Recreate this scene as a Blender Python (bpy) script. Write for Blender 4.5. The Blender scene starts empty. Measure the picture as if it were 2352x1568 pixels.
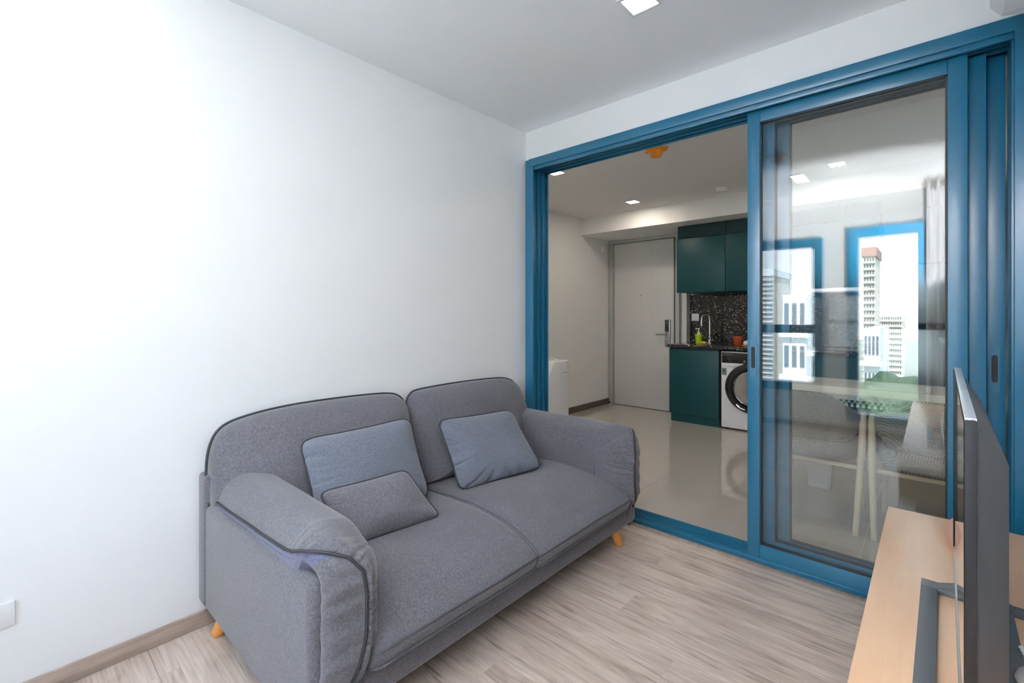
import bpy, bmesh, math, random
from mathutils import Vector, Matrix, noise
R = math.radians
random.seed(7)
S = bpy.context.scene
COL = S.collection

# ------------------------------------------------------------------ camera, world, lights, exposure
cam = bpy.data.cameras.new('camera'); camo = bpy.data.objects.new('camera', cam); COL.objects.link(camo)
camo.location = (2.071, -2.415, 1.19); camo.rotation_euler = (R(90), 0, R(42.3))
cam.sensor_width = 36; cam.lens = 1062 / 2352 * 36; cam.shift_y = -61 / 2352; cam.clip_start = 0.02; cam.clip_end = 900
S.camera = camo
S.view_settings.view_transform = 'Standard'; S.view_settings.look = 'None'
S.view_settings.exposure = 0.42; S.view_settings.gamma = 1.0; S.view_settings.use_curve_mapping = False
S.cycles.max_bounces = 14; S.cycles.diffuse_bounces = 8; S.cycles.glossy_bounces = 6; S.cycles.transmission_bounces = 8
S.cycles.transparent_max_bounces = 32; S.cycles.caustics_reflective = False; S.cycles.caustics_refractive = False
S.cycles.sample_clamp_indirect = 8.0; S.cycles.use_denoising = True; S.cycles.blur_glossy = 0.5

SKY = 5.4
w = bpy.data.worlds.new('sky'); S.world = w; w.use_nodes = True
nt = w.node_tree; nt.nodes.clear()
o_ = nt.nodes.new('ShaderNodeOutputWorld'); bg = nt.nodes.new('ShaderNodeBackground')
tc = nt.nodes.new('ShaderNodeTexCoord'); sp = nt.nodes.new('ShaderNodeSeparateXYZ'); rp = nt.nodes.new('ShaderNodeValToRGB')
nt.links.new(tc.outputs['Generated'], sp.inputs[0]); nt.links.new(sp.outputs['Z'], rp.inputs[0])
rp.color_ramp.elements[0].position = 0.0; rp.color_ramp.elements[0].color = (0.92, 0.96, 1.0, 1)
rp.color_ramp.elements[1].position = 0.7; rp.color_ramp.elements[1].color = (0.52, 0.72, 1.0, 1)
nt.links.new(rp.outputs[0], bg.inputs[0]); bg.inputs[1].default_value = SKY; nt.links.new(bg.outputs[0], o_.inputs[0])

def light(name, kind, loc, rot, energy, color=(1, 1, 1), **kw):
    l = bpy.data.lights.new(name, kind); l.energy = energy; l.color = color
    for k, v in kw.items(): setattr(l, k, v)
    o = bpy.data.objects.new(name, l); o.location = loc; o.rotation_euler = rot; COL.objects.link(o)
    return o, l
light('sun', 'SUN', (0, 20, 30), (R(-42), R(12), 0), 26.0, (1, 0.96, 0.9), angle=0.02)
# camera flash turned up and back so that it bounces off the ceiling behind the photographer
fl, fld = light('camera_flash', 'AREA', (2.12, -2.47, 1.42), (0, 0, 0), 104, (1.0, 0.99, 1.0), shape='RECTANGLE', size=0.08, size_y=0.05)
fld.spread = R(115)
fl.rotation_euler = (Vector((1.68, -3.08, 2.44)) - Vector((2.12, -2.47, 1.42))).to_track_quat('-Z', 'Y').to_euler()
# portals guide the sky light through the two windows behind the camera
for (cx, cz, sx, sz) in ((0.76, 1.2, 0.95, 1.6), (1.74, 1.1, 0.6, 1.9)):
    po, pl = light('window_portal', 'AREA', (cx, -3.45, cz), (R(90), 0, 0), 1, shape='RECTANGLE', size=sx, size_y=sz)
    pl.cycles.is_portal = True

# ------------------------------------------------------------------ materials
MATS = {}
def mat(name, col, rough=0.5, metal=0.0, spec=0.5, coat=0.0, emit=None, estr=0, bump=None, var=None, coatr=0.1, alpha=None, trans=None):
    m = bpy.data.materials.new(name); m.use_nodes = True; nt = m.node_tree
    b = nt.nodes['Principled BSDF']
    b.inputs['Base Color'].default_value = (*col, 1); b.inputs['Roughness'].default_value = rough
    b.inputs['Metallic'].default_value = metal; b.inputs['Specular IOR Level'].default_value = spec
    b.inputs['Coat Weight'].default_value = coat; b.inputs['Coat Roughness'].default_value = coatr
    if trans: b.inputs['Transmission Weight'].default_value = trans
    if emit: b.inputs['Emission Color'].default_value = (*emit, 1); b.inputs['Emission Strength'].default_value = estr
    tc = nt.nodes.new('ShaderNodeTexCoord')
    if bump:
        n = nt.nodes.new('ShaderNodeTexNoise'); n.inputs['Scale'].default_value = bump[0]; n.inputs['Detail'].default_value = 3
        bp = nt.nodes.new('ShaderNodeBump'); bp.inputs['Strength'].default_value = bump[1]; bp.inputs['Distance'].default_value = bump[2]
        nt.links.new(tc.outputs['Object'], n.inputs['Vector']); nt.links.new(n.outputs[0], bp.inputs['Height']); nt.links.new(bp.outputs[0], b.inputs['Normal'])
    # a little procedural variation everywhere
    s, a = var if var else (6.0, 0.03)
    n = nt.nodes.new('ShaderNodeTexNoise'); n.inputs['Scale'].default_value = s; n.inputs['Detail'].default_value = 3
    nt.links.new(tc.outputs['Object'], n.inputs['Vector'])
    mx = nt.nodes.new('ShaderNodeMix'); mx.data_type = 'RGBA'
    mx.inputs['A'].default_value = (*[c * (1 - a) for c in col], 1); mx.inputs['B'].default_value = (*[min(1, c * (1 + a)) for c in col], 1)
    nt.links.new(n.outputs[0], mx.inputs['Factor']); nt.links.new(mx.outputs['Result'], b.inputs['Base Color'])
    MATS[name] = m
    return m

def mathn(nt, op, a, b=None, c=None):
    n = nt.nodes.new('ShaderNodeMath'); n.operation = op
    for i, v in enumerate((a, b, c)):
        if v is None: continue
        if isinstance(v, (int, float)): n.inputs[i].default_value = v
        else: nt.links.new(v, n.inputs[i])
    return n.outputs[0]
def mapn(nt, vec, scale=(1, 1, 1), loc=None):
    n = nt.nodes.new('ShaderNodeMapping'); n.inputs['Scale'].default_value = scale; nt.links.new(vec, n.inputs['Vector'])
    if loc is not None: nt.links.new(loc, n.inputs['Location'])
    return n.outputs[0]
def noisen(nt, vec, scale, detail=4, dist=0.0, rough=0.5):
    n = nt.nodes.new('ShaderNodeTexNoise'); n.inputs['Scale'].default_value = scale; n.inputs['Detail'].default_value = detail
    n.inputs['Distortion'].default_value = dist; n.inputs['Roughness'].default_value = rough
    nt.links.new(vec, n.inputs['Vector']); return n.outputs[0]
def rampn(nt, fac, stops):
    n = nt.nodes.new('ShaderNodeValToRGB'); cr = n.color_ramp
    while len(cr.elements) < len(stops): cr.elements.new(0.5)
    for e, (p, c) in zip(cr.elements, stops):
        e.position = p; e.color = (*c, 1)
    nt.links.new(fac, n.inputs[0]); return n.outputs[0]
def mixn(nt, fac, a, b, mode='MIX'):
    n = nt.nodes.new('ShaderNodeMix'); n.data_type = 'RGBA'; n.blend_type = mode
    for k, v in (('Factor', fac), ('A', a), ('B', b)):
        if isinstance(v, (int, float)): n.inputs[k].default_value = v
        elif isinstance(v, tuple): n.inputs[k].default_value = (*v, 1)
        else: nt.links.new(v, n.inputs[k])
    return n.outputs['Result']
def bumpn(nt, h, b, strength, dist):
    n = nt.nodes.new('ShaderNodeBump'); n.inputs['Strength'].default_value = strength; n.inputs['Distance'].default_value = dist
    nt.links.new(h, n.inputs['Height']); nt.links.new(n.outputs[0], b.inputs['Normal'])

def wood(name, light_c, mid_c, dark_c, along='x', rough=0.45, ring=1.0, per_object=True, contrast=1.0, spec=0.4):
    m = bpy.data.materials.new(name); m.use_nodes = True; nt = m.node_tree; b = nt.nodes['Principled BSDF']
    tc = nt.nodes.new('ShaderNodeTexCoord'); vec = tc.outputs['Object']
    loc = None
    if per_object:
        oi = nt.nodes.new('ShaderNodeObjectInfo'); cx = nt.nodes.new('ShaderNodeCombineXYZ')
        nt.links.new(mathn(nt, 'MULTIPLY', oi.outputs['Random'], 37.0), cx.inputs[0]); nt.links.new(mathn(nt, 'MULTIPLY', oi.outputs['Random'], 91.0), cx.inputs[1])
        nt.links.new(mathn(nt, 'MULTIPLY', oi.outputs['Random'], 53.0), cx.inputs[2]); loc = cx.outputs[0]
        ad = nt.nodes.new('ShaderNodeVectorMath'); nt.links.new(vec, ad.inputs[0]); nt.links.new(loc, ad.inputs[1]); vec = ad.outputs[0]
    sc = {'x': (0.9, 9, 9), 'y': (9, 0.9, 9), 'z': (9, 9, 0.9)}[along]
    sf = {'x': (2.5, 110, 110), 'y': (110, 2.5, 110), 'z': (110, 110, 2.5)}[along]
    sk = {'x': (1.6, 7, 7), 'y': (7, 1.6, 7), 'z': (7, 7, 1.6)}[along]
    n1 = noisen(nt, mapn(nt, vec, sc), 1.0, 3, 0.6)
    rings = mathn(nt, 'SINE', mathn(nt, 'MULTIPLY', n1, 60 * ring))
    rings = mathn(nt, 'MULTIPLY_ADD', rings, 0.5, 0.5)
    fine = noisen(nt, mapn(nt, vec, sf), 1.0, 3, 0.2, 0.6)
    broad = noisen(nt, mapn(nt, vec, sk), 1.3, 7, 1.6, 0.58)
    kn = noisen(nt, mapn(nt, vec, {'x': (4.5, 17, 17), 'y': (17, 4.5, 17), 'z': (17, 17, 4.5)}[along]), 1.0, 2, 0.5)
    kn = mathn(nt, 'MULTIPLY', mathn(nt, 'MAXIMUM', mathn(nt, 'SUBTRACT', kn, 0.66), 0.0), 5.5 * contrast)
    rings = mathn(nt, 'ADD', rings, kn)
    ck = noisen(nt, mapn(nt, vec, {'x': (2.2, 55, 55), 'y': (55, 2.2, 55), 'z': (55, 55, 2.2)}[along]), 1.0, 5, 1.2, 0.6)
    ck = mathn(nt, 'MULTIPLY', mathn(nt, 'MAXIMUM', mathn(nt, 'SUBTRACT', ck, 0.60), 0.0), 3.2 * contrast)
    broad = mathn(nt, 'ADD', broad, ck)
    f = mathn(nt, 'ADD', mathn(nt, 'MULTIPLY', rings, 0.13 * contrast), mathn(nt, 'ADD', mathn(nt, 'MULTIPLY', mathn(nt, 'SUBTRACT', fine, 0.5), 0.8 * contrast), mathn(nt, 'MULTIPLY_ADD', mathn(nt, 'SUBTRACT', broad, 0.5), 1.25 * contrast, 0.40)))
    if per_object:
        f = mathn(nt, 'ADD', f, mathn(nt, 'MULTIPLY_ADD', oi.outputs['Random'], 0.16 * contrast, -0.08 * contrast))
    c = rampn(nt, f, [(0.0, light_c), (0.5, mid_c), (1.0, dark_c)])
    nt.links.new(c, b.inputs['Base Color']); b.inputs['Roughness'].default_value = rough; b.inputs['Specular IOR Level'].default_value = spec
    bumpn(nt, fine, b, 0.12, 0.001)
    MATS[name] = m; return m

def fabric(name, a, bcol, scale=420, rough=0.95, bump=0.35):
    m = bpy.data.materials.new(name); m.use_nodes = True; nt = m.node_tree; b = nt.nodes['Principled BSDF']
    tc = nt.nodes.new('ShaderNodeTexCoord'); vec = tc.outputs['Object']
    n1 = noisen(nt, mapn(nt, vec, (1, 1.0, 1.6)), scale, 2, 0.0, 0.7)
    n2 = noisen(nt, vec, scale * 0.35, 3, 0.4)
    n3 = noisen(nt, vec, 5.0, 3)
    f = mathn(nt, 'MULTIPLY_ADD', mathn(nt, 'SUBTRACT', mathn(nt, 'ADD', mathn(nt, 'MULTIPLY', n1, 0.6), mathn(nt, 'MULTIPLY', n2, 0.4)), 0.5), 3.2, 0.5)
    f = mathn(nt, 'ADD', f, mathn(nt, 'MULTIPLY_ADD', n3, 0.3, -0.15))
    c = mixn(nt, f, a, bcol); 
    nt.links.new(c, b.inputs['Base Color']); b.inputs['Roughness'].default_value = rough; b.inputs['Specular IOR Level'].default_value = 0.15
    b.inputs['Sheen Weight'].default_value = 0.25; b.inputs['Sheen Roughness'].default_value = 0.5
    bumpn(nt, n1, b, bump, 0.0015)
    MATS[name] = m; return m

def glass_mat(name, tint=(0.985, 0.993, 0.99)):
    m = bpy.data.materials.new(name); m.use_nodes = True; nt = m.node_tree; nt.nodes.clear()
    o = nt.nodes.new('ShaderNodeOutputMaterial'); t = nt.nodes.new('ShaderNodeBsdfTransparent'); g = nt.nodes.new('ShaderNodeBsdfGlossy')
    t.inputs[0].default_value = (*tint, 1); g.inputs['Roughness'].default_value = 0.0
    ge = nt.nodes.new('ShaderNodeNewGeometry'); fr = nt.nodes.new('ShaderNodeFresnel'); mx = nt.nodes.new('ShaderNodeMixShader')
    nt.links.new(mathn(nt, 'MULTIPLY_ADD', ge.outputs['Backfacing'], 1 / 1.60 - 1.60, 1.60), fr.inputs['IOR'])
    nt.links.new(fr.outputs[0], mx.inputs[0]); nt.links.new(t.outputs[0], mx.inputs[1]); nt.links.new(g.outputs[0], mx.inputs[2]); nt.links.new(mx.outputs[0], o.inputs[0])
    MATS[name] = m; return m

mat('wall_paint', (0.865, 0.87, 0.875), 0.6, bump=(180, 0.05, 0.001), var=(2, 0.01))
mat('ceiling_paint', (0.90, 0.91, 0.93), 0.8, var=(2, 0.01))
mat('kitchen_paint', (0.82, 0.815, 0.81), 0.7, var=(2, 0.015), bump=(150, 0.05, 0.001))
mat('blue', (0.008, 0.112, 0.208), 0.33, coat=0.35, coatr=0.22, var=(9, 0.05))
mat('blue_dark', (0.006, 0.08, 0.15), 0.4, coat=0.2)
mat('rubber', (0.012, 0.012, 0.013), 0.6)
mat('black', (0.009, 0.010, 0.012), 0.45, spec=0.3)
mat('gloss_black', (0.006, 0.006, 0.007), 0.08, coat=1.0, coatr=0.03)
mat('screen', (0.012, 0.013, 0.016), 0.06, coat=1.0, coatr=0.02)
mat('door_glass', (0.018, 0.020, 0.022), 0.4, spec=0.3)
mat('tv_back', (0.032, 0.037, 0.045), 0.5, bump=(900, 0.3, 0.0004))
mat('stand_grey', (0.075, 0.085, 0.095), 0.42)
mat('silver', (0.62, 0.63, 0.65), 0.3, 0.9)
mat('chrome', (0.75, 0.75, 0.77), 0.08, 1.0)
mat('steel', (0.42, 0.43, 0.45), 0.35, 0.9)
mat('fridge_steel', (0.33, 0.35, 0.36), 0.28, 0.85)
mat('white_plastic', (0.82, 0.82, 0.83), 0.35)
mat('white_enamel', (0.86, 0.87, 0.90), 0.25, coat=0.4)
mat('bright_silver', (0.85, 0.87, 0.9), 0.25, 0.6)
mat('green', (0.004, 0.052, 0.060), 0.45, spec=0.35)
mat('green_dark', (0.003, 0.032, 0.038), 0.45, spec=0.35)
mat('door_paint', (0.66, 0.65, 0.64), 0.5, var=(3, 0.02))
mat('door_frame_paint', (0.45, 0.46, 0.43), 0.5)
mat('lime', (0.42, 0.62, 0.005), 0.35)
mat('sponge', (0.55, 0.42, 0.06), 0.9, bump=(300, 0.6, 0.002))
mat('copper', (0.45, 0.085, 0.02), 0.25, 0.2, coat=0.6)
mat('orange', (0.85, 0.30, 0.015), 0.45)
mat('sofa_leg_wood', (0.70, 0.30, 0.07), 0.35, coat=0.3, var=(40, 0.12))
mat('pipe', (0.018, 0.018, 0.022), 0.7)
mat('pipe_grey', (0.055, 0.055, 0.065), 0.8)
mat('bottle_blue', (0.02, 0.10, 0.45), 0.3)
mat('tissue', (0.85, 0.85, 0.85), 0.9)
mat('tray_wood', (0.30, 0.13, 0.05), 0.5, var=(30, 0.2))
mat('curtain', (0.42, 0.42, 0.44), 0.9, bump=(200, 0.2, 0.001))
mat('table_laminate', (0.74, 0.71, 0.66), 0.25, var=(30, 0.03))
mat('lace', (0.85, 0.87, 0.84), 0.9)
mat('paper', (0.85, 0.86, 0.86), 0.6)
mat('dark_brown', (0.035, 0.028, 0.02), 0.5)
mat('mat_grey', (0.25, 0.25, 0.26), 0.9)
mat('label_grey', (0.22, 0.24, 0.25), 0.5)
mat('label_white', (0.8, 0.8, 0.82), 0.5)
mat('label_tan', (0.8, 0.45, 0.2), 0.5)
mat('led_white', (0.9, 0.95, 1), 0.5, emit=(0.8, 1, 1), estr=1.0)
mat('grout', (0.72, 0.70, 0.66), 0.8)
mat('tile', (0.52, 0.48, 0.435), 0.10, coat=0.6, coatr=0.02, var=(1.5, 0.02))
mat('marble_sill', (0.6, 0.55, 0.5), 0.3)
mat('leaf_wood', (0.78, 0.46, 0.32), 0.45, var=(25, 0.05))
mat('leaf_line', (0.40, 0.18, 0.10), 0.6)
mat('lamp_warm', (1, 0.9, 0.75), 0.5, emit=(1.0, 0.88, 0.74), estr=118.0)
mat('lamp_white', (1, 1, 1), 0.5, emit=(1.0, 0.98, 0.95), estr=9.0)
mat('tower_wall', (0.75, 0.70, 0.62), 0.8); mat('tower_glass', (0.12, 0.15, 0.18), 0.2)
mat('tower_red', (0.42, 0.27, 0.24), 0.7); mat('tower_white', (0.78, 0.80, 0.82), 0.8); mat('tower_blue', (0.04, 0.18, 0.50), 0.5)
mat('ground', (0.27, 0.30, 0.26), 0.9, var=(0.1, 0.4)); mat('foliage', (0.045, 0.085, 0.05), 0.9, var=(2, 0.4)); mat('bark', (0.12, 0.08, 0.05), 0.9)
mat('facade', (0.6, 0.6, 0.6), 0.8)
wood('floor_oak', (0.72, 0.62, 0.545), (0.47, 0.385, 0.325), (0.17, 0.125, 0.10), 'x', 0.42, 1.0, contrast=0.95)
wood('skirting_oak', (0.44, 0.36, 0.31), (0.30, 0.235, 0.195), (0.15, 0.11, 0.09), 'y', 0.5, 0.6, per_object=False, contrast=0.8)
wood('skirting_dark', (0.16, 0.12, 0.095), (0.11, 0.085, 0.07), (0.07, 0.05, 0.04), 'y', 0.5, 0.6, per_object=False)
wood('console_beech', (0.86, 0.60, 0.40), (0.80, 0.50, 0.30), (0.68, 0.38, 0.20), 'y', 0.30, 0.5, per_object=False, contrast=0.45, spec=0.5)
wood('pale_wood', (0.80, 0.70, 0.54), (0.74, 0.61, 0.44), (0.60, 0.46, 0.30), 'z', 0.45, 0.5, contrast=0.5)
fabric('sofa_fabric', (0.050, 0.050, 0.059), (0.138, 0.138, 0.158))
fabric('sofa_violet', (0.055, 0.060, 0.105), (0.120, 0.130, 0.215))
fabric('pillow_blue', (0.070, 0.080, 0.104), (0.160, 0.178, 0.222))
fabric('pillow_grey', (0.062, 0.062, 0.073), (0.158, 0.158, 0.18))
glass_mat('glass')
glass_mat('bottle_glass', (0.85, 0.92, 0.94))

def terrazzo():
    m = bpy.data.materials.new('terrazzo'); m.use_nodes = True; nt = m.node_tree; b = nt.nodes['Principled BSDF']
    tc = nt.nodes.new('ShaderNodeTexCoord'); v = tc.outputs['Object']
    nz = nt.nodes.new('ShaderNodeTexNoise'); nz.inputs['Scale'].default_value = 30; nt.links.new(v, nz.inputs['Vector'])
    ad = nt.nodes.new('ShaderNodeVectorMath'); ad.operation = 'MULTIPLY_ADD'; nt.links.new(nz.outputs['Color'], ad.inputs[0]); ad.inputs[1].default_value = (0.035, 0.035, 0.035); nt.links.new(v, ad.inputs[2])
    base = (0.012, 0.014, 0.016)
    col = None
    for sc, th, lo in ((34, 0.40, 0.40), (70, 0.38, 0.72)):
        vo = nt.nodes.new('ShaderNodeTexVoronoi'); vo.inputs['Scale'].default_value = sc
        nt.links.new(mapn(nt, ad.outputs[0], (1.0, 1.0, 1.35)), vo.inputs['Vector'])
        sep = nt.nodes.new('ShaderNodeSeparateColor'); nt.links.new(vo.outputs['Color'], sep.inputs[0])
        pick = mathn(nt, 'GREATER_THAN', sep.outputs[0], lo)
        rad = mathn(nt, 'MULTIPLY_ADD', sep.outputs[1], th * 0.6, th * 0.4)
        ins = mathn(nt, 'MULTIPLY', mathn(nt, 'LESS_THAN', vo.outputs['Distance'], rad), pick)
        chip = rampn(nt, sep.outputs[2], [(0.0, (0.42, 0.16, 0.08)), (0.3, (0.55, 0.36, 0.20)), (0.5, (0.10, 0.14, 0.14)), (0.7, (0.50, 0.26, 0.14)), (0.9, (0.6, 0.6, 0.62)), (1.0, (0.5, 0.4, 0.12))])
        col = mixn(nt, ins, base if col is None else col, chip)
    nt.links.new(col, b.inputs['Base Color']); b.inputs['Roughness'].default_value = 0.16; b.inputs['Coat Weight'].default_value = 0.5
    MATS['terrazzo'] = m
terrazzo()

def weave():
    m = bpy.data.materials.new('chair_weave'); m.use_nodes = True; nt = m.node_tree; b = nt.nodes['Principled BSDF']
    tc = nt.nodes.new('ShaderNodeTexCoord'); s = nt.nodes.new('ShaderNodeSeparateXYZ'); nt.links.new(tc.outputs['Object'], s.inputs[0])
    u = mathn(nt, 'ADD', s.outputs[0], mathn(nt, 'MULTIPLY', s.outputs[1], 0.9)); z = s.outputs[2]
    zr = mathn(nt, 'DIVIDE', z, 0.0068)
    row = mathn(nt, 'FLOOR', zr); v = mathn(nt, 'SINE', mathn(nt, 'MULTIPLY', mathn(nt, 'FRACT', zr), math.pi))
    d = mathn(nt, 'MULTIPLY_ADD', mathn(nt, 'SINE', mathn(nt, 'ADD', mathn(nt, 'MULTIPLY', u, 2 * math.pi / 0.0115), mathn(nt, 'MULTIPLY', row, math.pi))), 0.5, 0.5)
    p = mathn(nt, 'MULTIPLY', v, d)
    n = noisen(nt, mapn(nt, tc.outputs['Object'], (60, 60, 400)), 1.0, 3)
    f = mathn(nt, 'ADD', mathn(nt, 'MULTIPLY', p, 0.80), mathn(nt, 'MULTIPLY_ADD', n, 0.9, -0.35))
    col = rampn(nt, f, [(0.1, (0.15, 0.15, 0.138)), (0.55, (0.38, 0.37, 0.34)), (1.0, (0.70, 0.69, 0.65))])
    nt.links.new(col, b.inputs['Base Color']); b.inputs['Roughness'].default_value = 0.9; b.inputs['Specular IOR Level'].default_value = 0.1
    bumpn(nt, p, b, 0.4, 0.001)
    MATS['chair_weave'] = m
weave()

# ------------------------------------------------------------------ helpers
def B(): return bmesh.new()
def bx(bm, x0, x1, y0, y1, z0, z1, bev=0.0, seg=2):
    t = bmesh.new(); bmesh.ops.create_cube(t, size=1.0)
    for v in t.verts:
        v.co = ((x0 + x1) / 2 + v.co.x * (x1 - x0), (y0 + y1) / 2 + v.co.y * (y1 - y0), (z0 + z1) / 2 + v.co.z * (z1 - z0))
    if bev > 0: bmesh.ops.bevel(t, geom=t.edges[:], offset=min(bev, 0.49 * min(abs(x1 - x0), abs(y1 - y0), abs(z1 - z0))), segments=seg, affect='EDGES', profile=0.5)
    merge(bm, t); return bm
def merge(bm, t, M=None):
    me = bpy.data.meshes.new('tmp'); t.to_mesh(me); t.free()
    if M is not None: me.transform(M)
    bm.from_mesh(me); bpy.data.meshes.remove(me)
def box(x0, x1, y0, y1, z0, z1, bev=0.0, seg=2): return bx(B(), x0, x1, y0, y1, z0, z1, bev, seg)
def tube(bm, pts, r, n=8, closed=False, caps=True):
    pts = [Vector(p) for p in pts]; N = len(pts); rings = []
    rr = r if hasattr(r, '__len__') else [r] * N
    prev = None
    for i, p in enumerate(pts):
        a = pts[(i - 1) % N] if (closed or i > 0) else p; b = pts[(i + 1) % N] if (closed or i < N - 1) else p
        t = (b - a).normalized()
        if prev is None:
            up = Vector((0, 0, 1)) if abs(t.z) < 0.9 else Vector((1, 0, 0)); s = t.cross(up).normalized()
        else:
            s = (prev - t * prev.dot(t)).normalized()
        prev = s; q = t.cross(s)
        rings.append([bm.verts.new(p + (s * math.cos(k / n * 2 * math.pi) + q * math.sin(k / n * 2 * math.pi)) * rr[i]) for k in range(n)])
    for i in range(N if closed else N - 1):
        A, Bq = rings[i], rings[(i + 1) % N]
        for k in range(n): bm.faces.new((A[k], A[(k + 1) % n], Bq[(k + 1) % n], Bq[k]))
    if caps and not closed:
        bm.faces.new(rings[0][::-1]); bm.faces.new(rings[-1])
    return bm
def lathe(bm, prof, n=24, M=None):
    t = bmesh.new(); rings = []
    for (r, z) in prof:
        rings.append([t.verts.new((max(r, 1e-5) * math.cos(k / n * 2 * math.pi), max(r, 1e-5) * math.sin(k / n * 2 * math.pi), z)) for k in range(n)])
    for i in range(len(rings) - 1):
        for k in range(n): t.faces.new((rings[i][k], rings[i][(k + 1) % n], rings[i + 1][(k + 1) % n], rings[i + 1][k]))
    t.faces.new(rings[0][::-1]); t.faces.new(rings[-1])
    merge(bm, t, M); return bm
def prism(bm, A, Bq, bev=0.0, seg=3):
    t = bmesh.new(); a = [t.verts.new(p) for p in A]; b = [t.verts.new(p) for p in Bq]; n = len(a)
    t.faces.new(a[::-1]); t.faces.new(b)
    for k in range(n): t.faces.new((a[k], a[(k + 1) % n], b[(k + 1) % n], b[k]))
    if bev: bmesh.ops.bevel(t, geom=t.edges[:], offset=bev, segments=seg, affect='EDGES', profile=0.5)
    merge(bm, t); return bm
def catmull(P, n, closed=False):
    P = [Vector(p) for p in P]; N = len(P); out = []
    segs = N if closed else N - 1
    for i in range(segs):
        p0 = P[(i - 1) % N] if (closed or i > 0) else P[0]; p1 = P[i]; p2 = P[(i + 1) % N]; p3 = P[(i + 2) % N] if (closed or i < N - 2) else P[-1]
        for k in range(n):
            t = k / n
            out.append(0.5 * ((2 * p1) + (p2 - p0) * t + (2 * p0 - 5 * p1 + 4 * p2 - p3) * t * t + (3 * p1 - p0 - 3 * p2 + p3) * t ** 3))
    if not closed: out.append(P[-1])
    return out
def loft(bm, rings, closed_ring=True, caps=True):
    V = [[bm.verts.new(p) for p in r] for r in rings]; n = len(V[0])
    for i in range(len(V) - 1):
        for k in range(n if closed_ring else n - 1):
            bm.faces.new((V[i][k], V[i][(k + 1) % n], V[i + 1][(k + 1) % n], V[i + 1][k]))
    if caps:
        for ring, rev in ((V[0], True), (V[-1], False)):
            c = bm.verts.new(sum((v.co for v in ring), Vector()) / n)
            for k in range(n):
                f = (ring[(k + 1) % n], ring[k], c) if rev else (ring[k], ring[(k + 1) % n], c)
                bm.faces.new(f)
    return bm
def smooth_angle(me, ang):
    for p in me.polygons: p.use_smooth = True
    try: me.set_sharp_from_angle(angle=R(ang))
    except Exception: pass

BASE = {}
def meta(o, label=None, cat=None, group=None, kind=None):
    if label: o['label'] = label
    if cat: o['category'] = cat
    if group: o['group'] = group
    if kind: o['kind'] = kind
    return o
def thing(name, loc, label=None, cat=None, group=None, kind=None, rz=0):
    o = bpy.data.objects.new(name, None); o.location = loc; o.rotation_euler.z = rz; o.empty_display_size = 0.05
    COL.objects.link(o); BASE[o.name] = Vector(loc)
    return meta(o, label, cat, group, kind)
def obj(name, bm, m, parent=None, smooth=40, label=None, cat=None, group=None, kind=None, loc=None, local=False):
    """Links a bmesh given in world coordinates; as a child its vertices are moved to the root's base."""
    bmesh.ops.recalc_face_normals(bm, faces=bm.faces[:])
    me = bpy.data.meshes.new(name); bm.to_mesh(me); bm.free()
    ms = m if isinstance(m, (list, tuple)) else [m]
    for x in ms: me.materials.append(MATS[x])
    if smooth: smooth_angle(me, smooth)
    o = bpy.data.objects.new(name, me); COL.objects.link(o)
    if parent is not None:
        o.parent = parent; b = BASE.get(parent.name, Vector())
        if not local: me.transform(Matrix.Translation(-b))
        BASE[o.name] = Vector(b) if not local else Vector()
    elif loc is not None:
        me.transform(Matrix.Translation(-Vector(loc))); o.location = loc; BASE[o.name] = Vector(loc)
    else: BASE[o.name] = Vector()
    return meta(o, label, cat, group, kind)
def copy_tree(o, parent=None):
    c = o.copy(); COL.objects.link(c); c.parent = parent
    for ch in list(o.children): copy_tree(ch, c)
    return c
def text_bm(s, size, M, depth=0.0004):
    cu = bpy.data.curves.new('t', 'FONT'); cu.body = s; cu.size = size; cu.extrude = depth; cu.align_x = 'CENTER'; cu.align_y = 'CENTER'; cu.resolution_u = 2
    o = bpy.data.objects.new('t', cu); COL.objects.link(o)
    dg = bpy.context.evaluated_depsgraph_get(); me = bpy.data.meshes.new_from_object(o.evaluated_get(dg)); me.transform(M)
    bm = B(); bm.from_mesh(me); bpy.data.meshes.remove(me); bpy.data.objects.remove(o); bpy.data.curves.remove(cu)
    return bm
def struct(name, bm, m, parent=None, label=None, smooth=40):
    return obj(name, bm, m, parent, smooth=smooth, label=label, kind='structure' if parent is None else None)

# ------------------------------------------------------------------ the setting
CH = 2.44     # living room ceiling
KC = 2.385    # kitchen ceiling
XR = 2.43     # living room right wall
YB = -3.2     # wall behind the camera
KX0, KX1, KY1 = -1.16, 2.75, 3.10
struct('wall_left', box(-0.15, 0, YB - 0.2, 0.0, -0.1, CH + 0.15), 'wall_paint', label='plain white painted wall behind the grey sofa')
struct('wall_right', box(XR, XR + 0.15, YB - 0.2, 0.0, -0.1, CH + 0.15), 'wall_paint', label='white wall on the right behind the television')
# partition: header above the sliding door and side pieces
pb = box(-0.15, XR + 0.15, 0.0, 0.17, 2.235, CH + 0.15); bx(pb, KX0 - 0.15, 0.012, 0.0001, 0.17, -0.1, CH + 0.15); bx(pb, 2.432, KX1 + 0.15, 0.0001, 0.17, -0.1, CH + 0.15)
struct('wall_front', pb, 'wall_paint', label='white wall above the blue sliding door')
struct('ceiling', box(-0.15, XR + 0.15, YB - 0.2, 0.0, CH, CH + 0.15), 'ceiling_paint', label='white living room ceiling')
struct('ceiling', box(KX0 - 0.15, KX1 + 0.15, 0.17, 3.5, KC, KC + 0.2), 'kitchen_paint', label='kitchen ceiling beyond the sliding door')
bk = box(KX0 - 0.01, KX1, 2.41, 3.45, 2.178, KC + 0.01)
struct('trim_1', bk, 'kitchen_paint', label='boxed-in beam under the kitchen ceiling above the entrance door')
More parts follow.
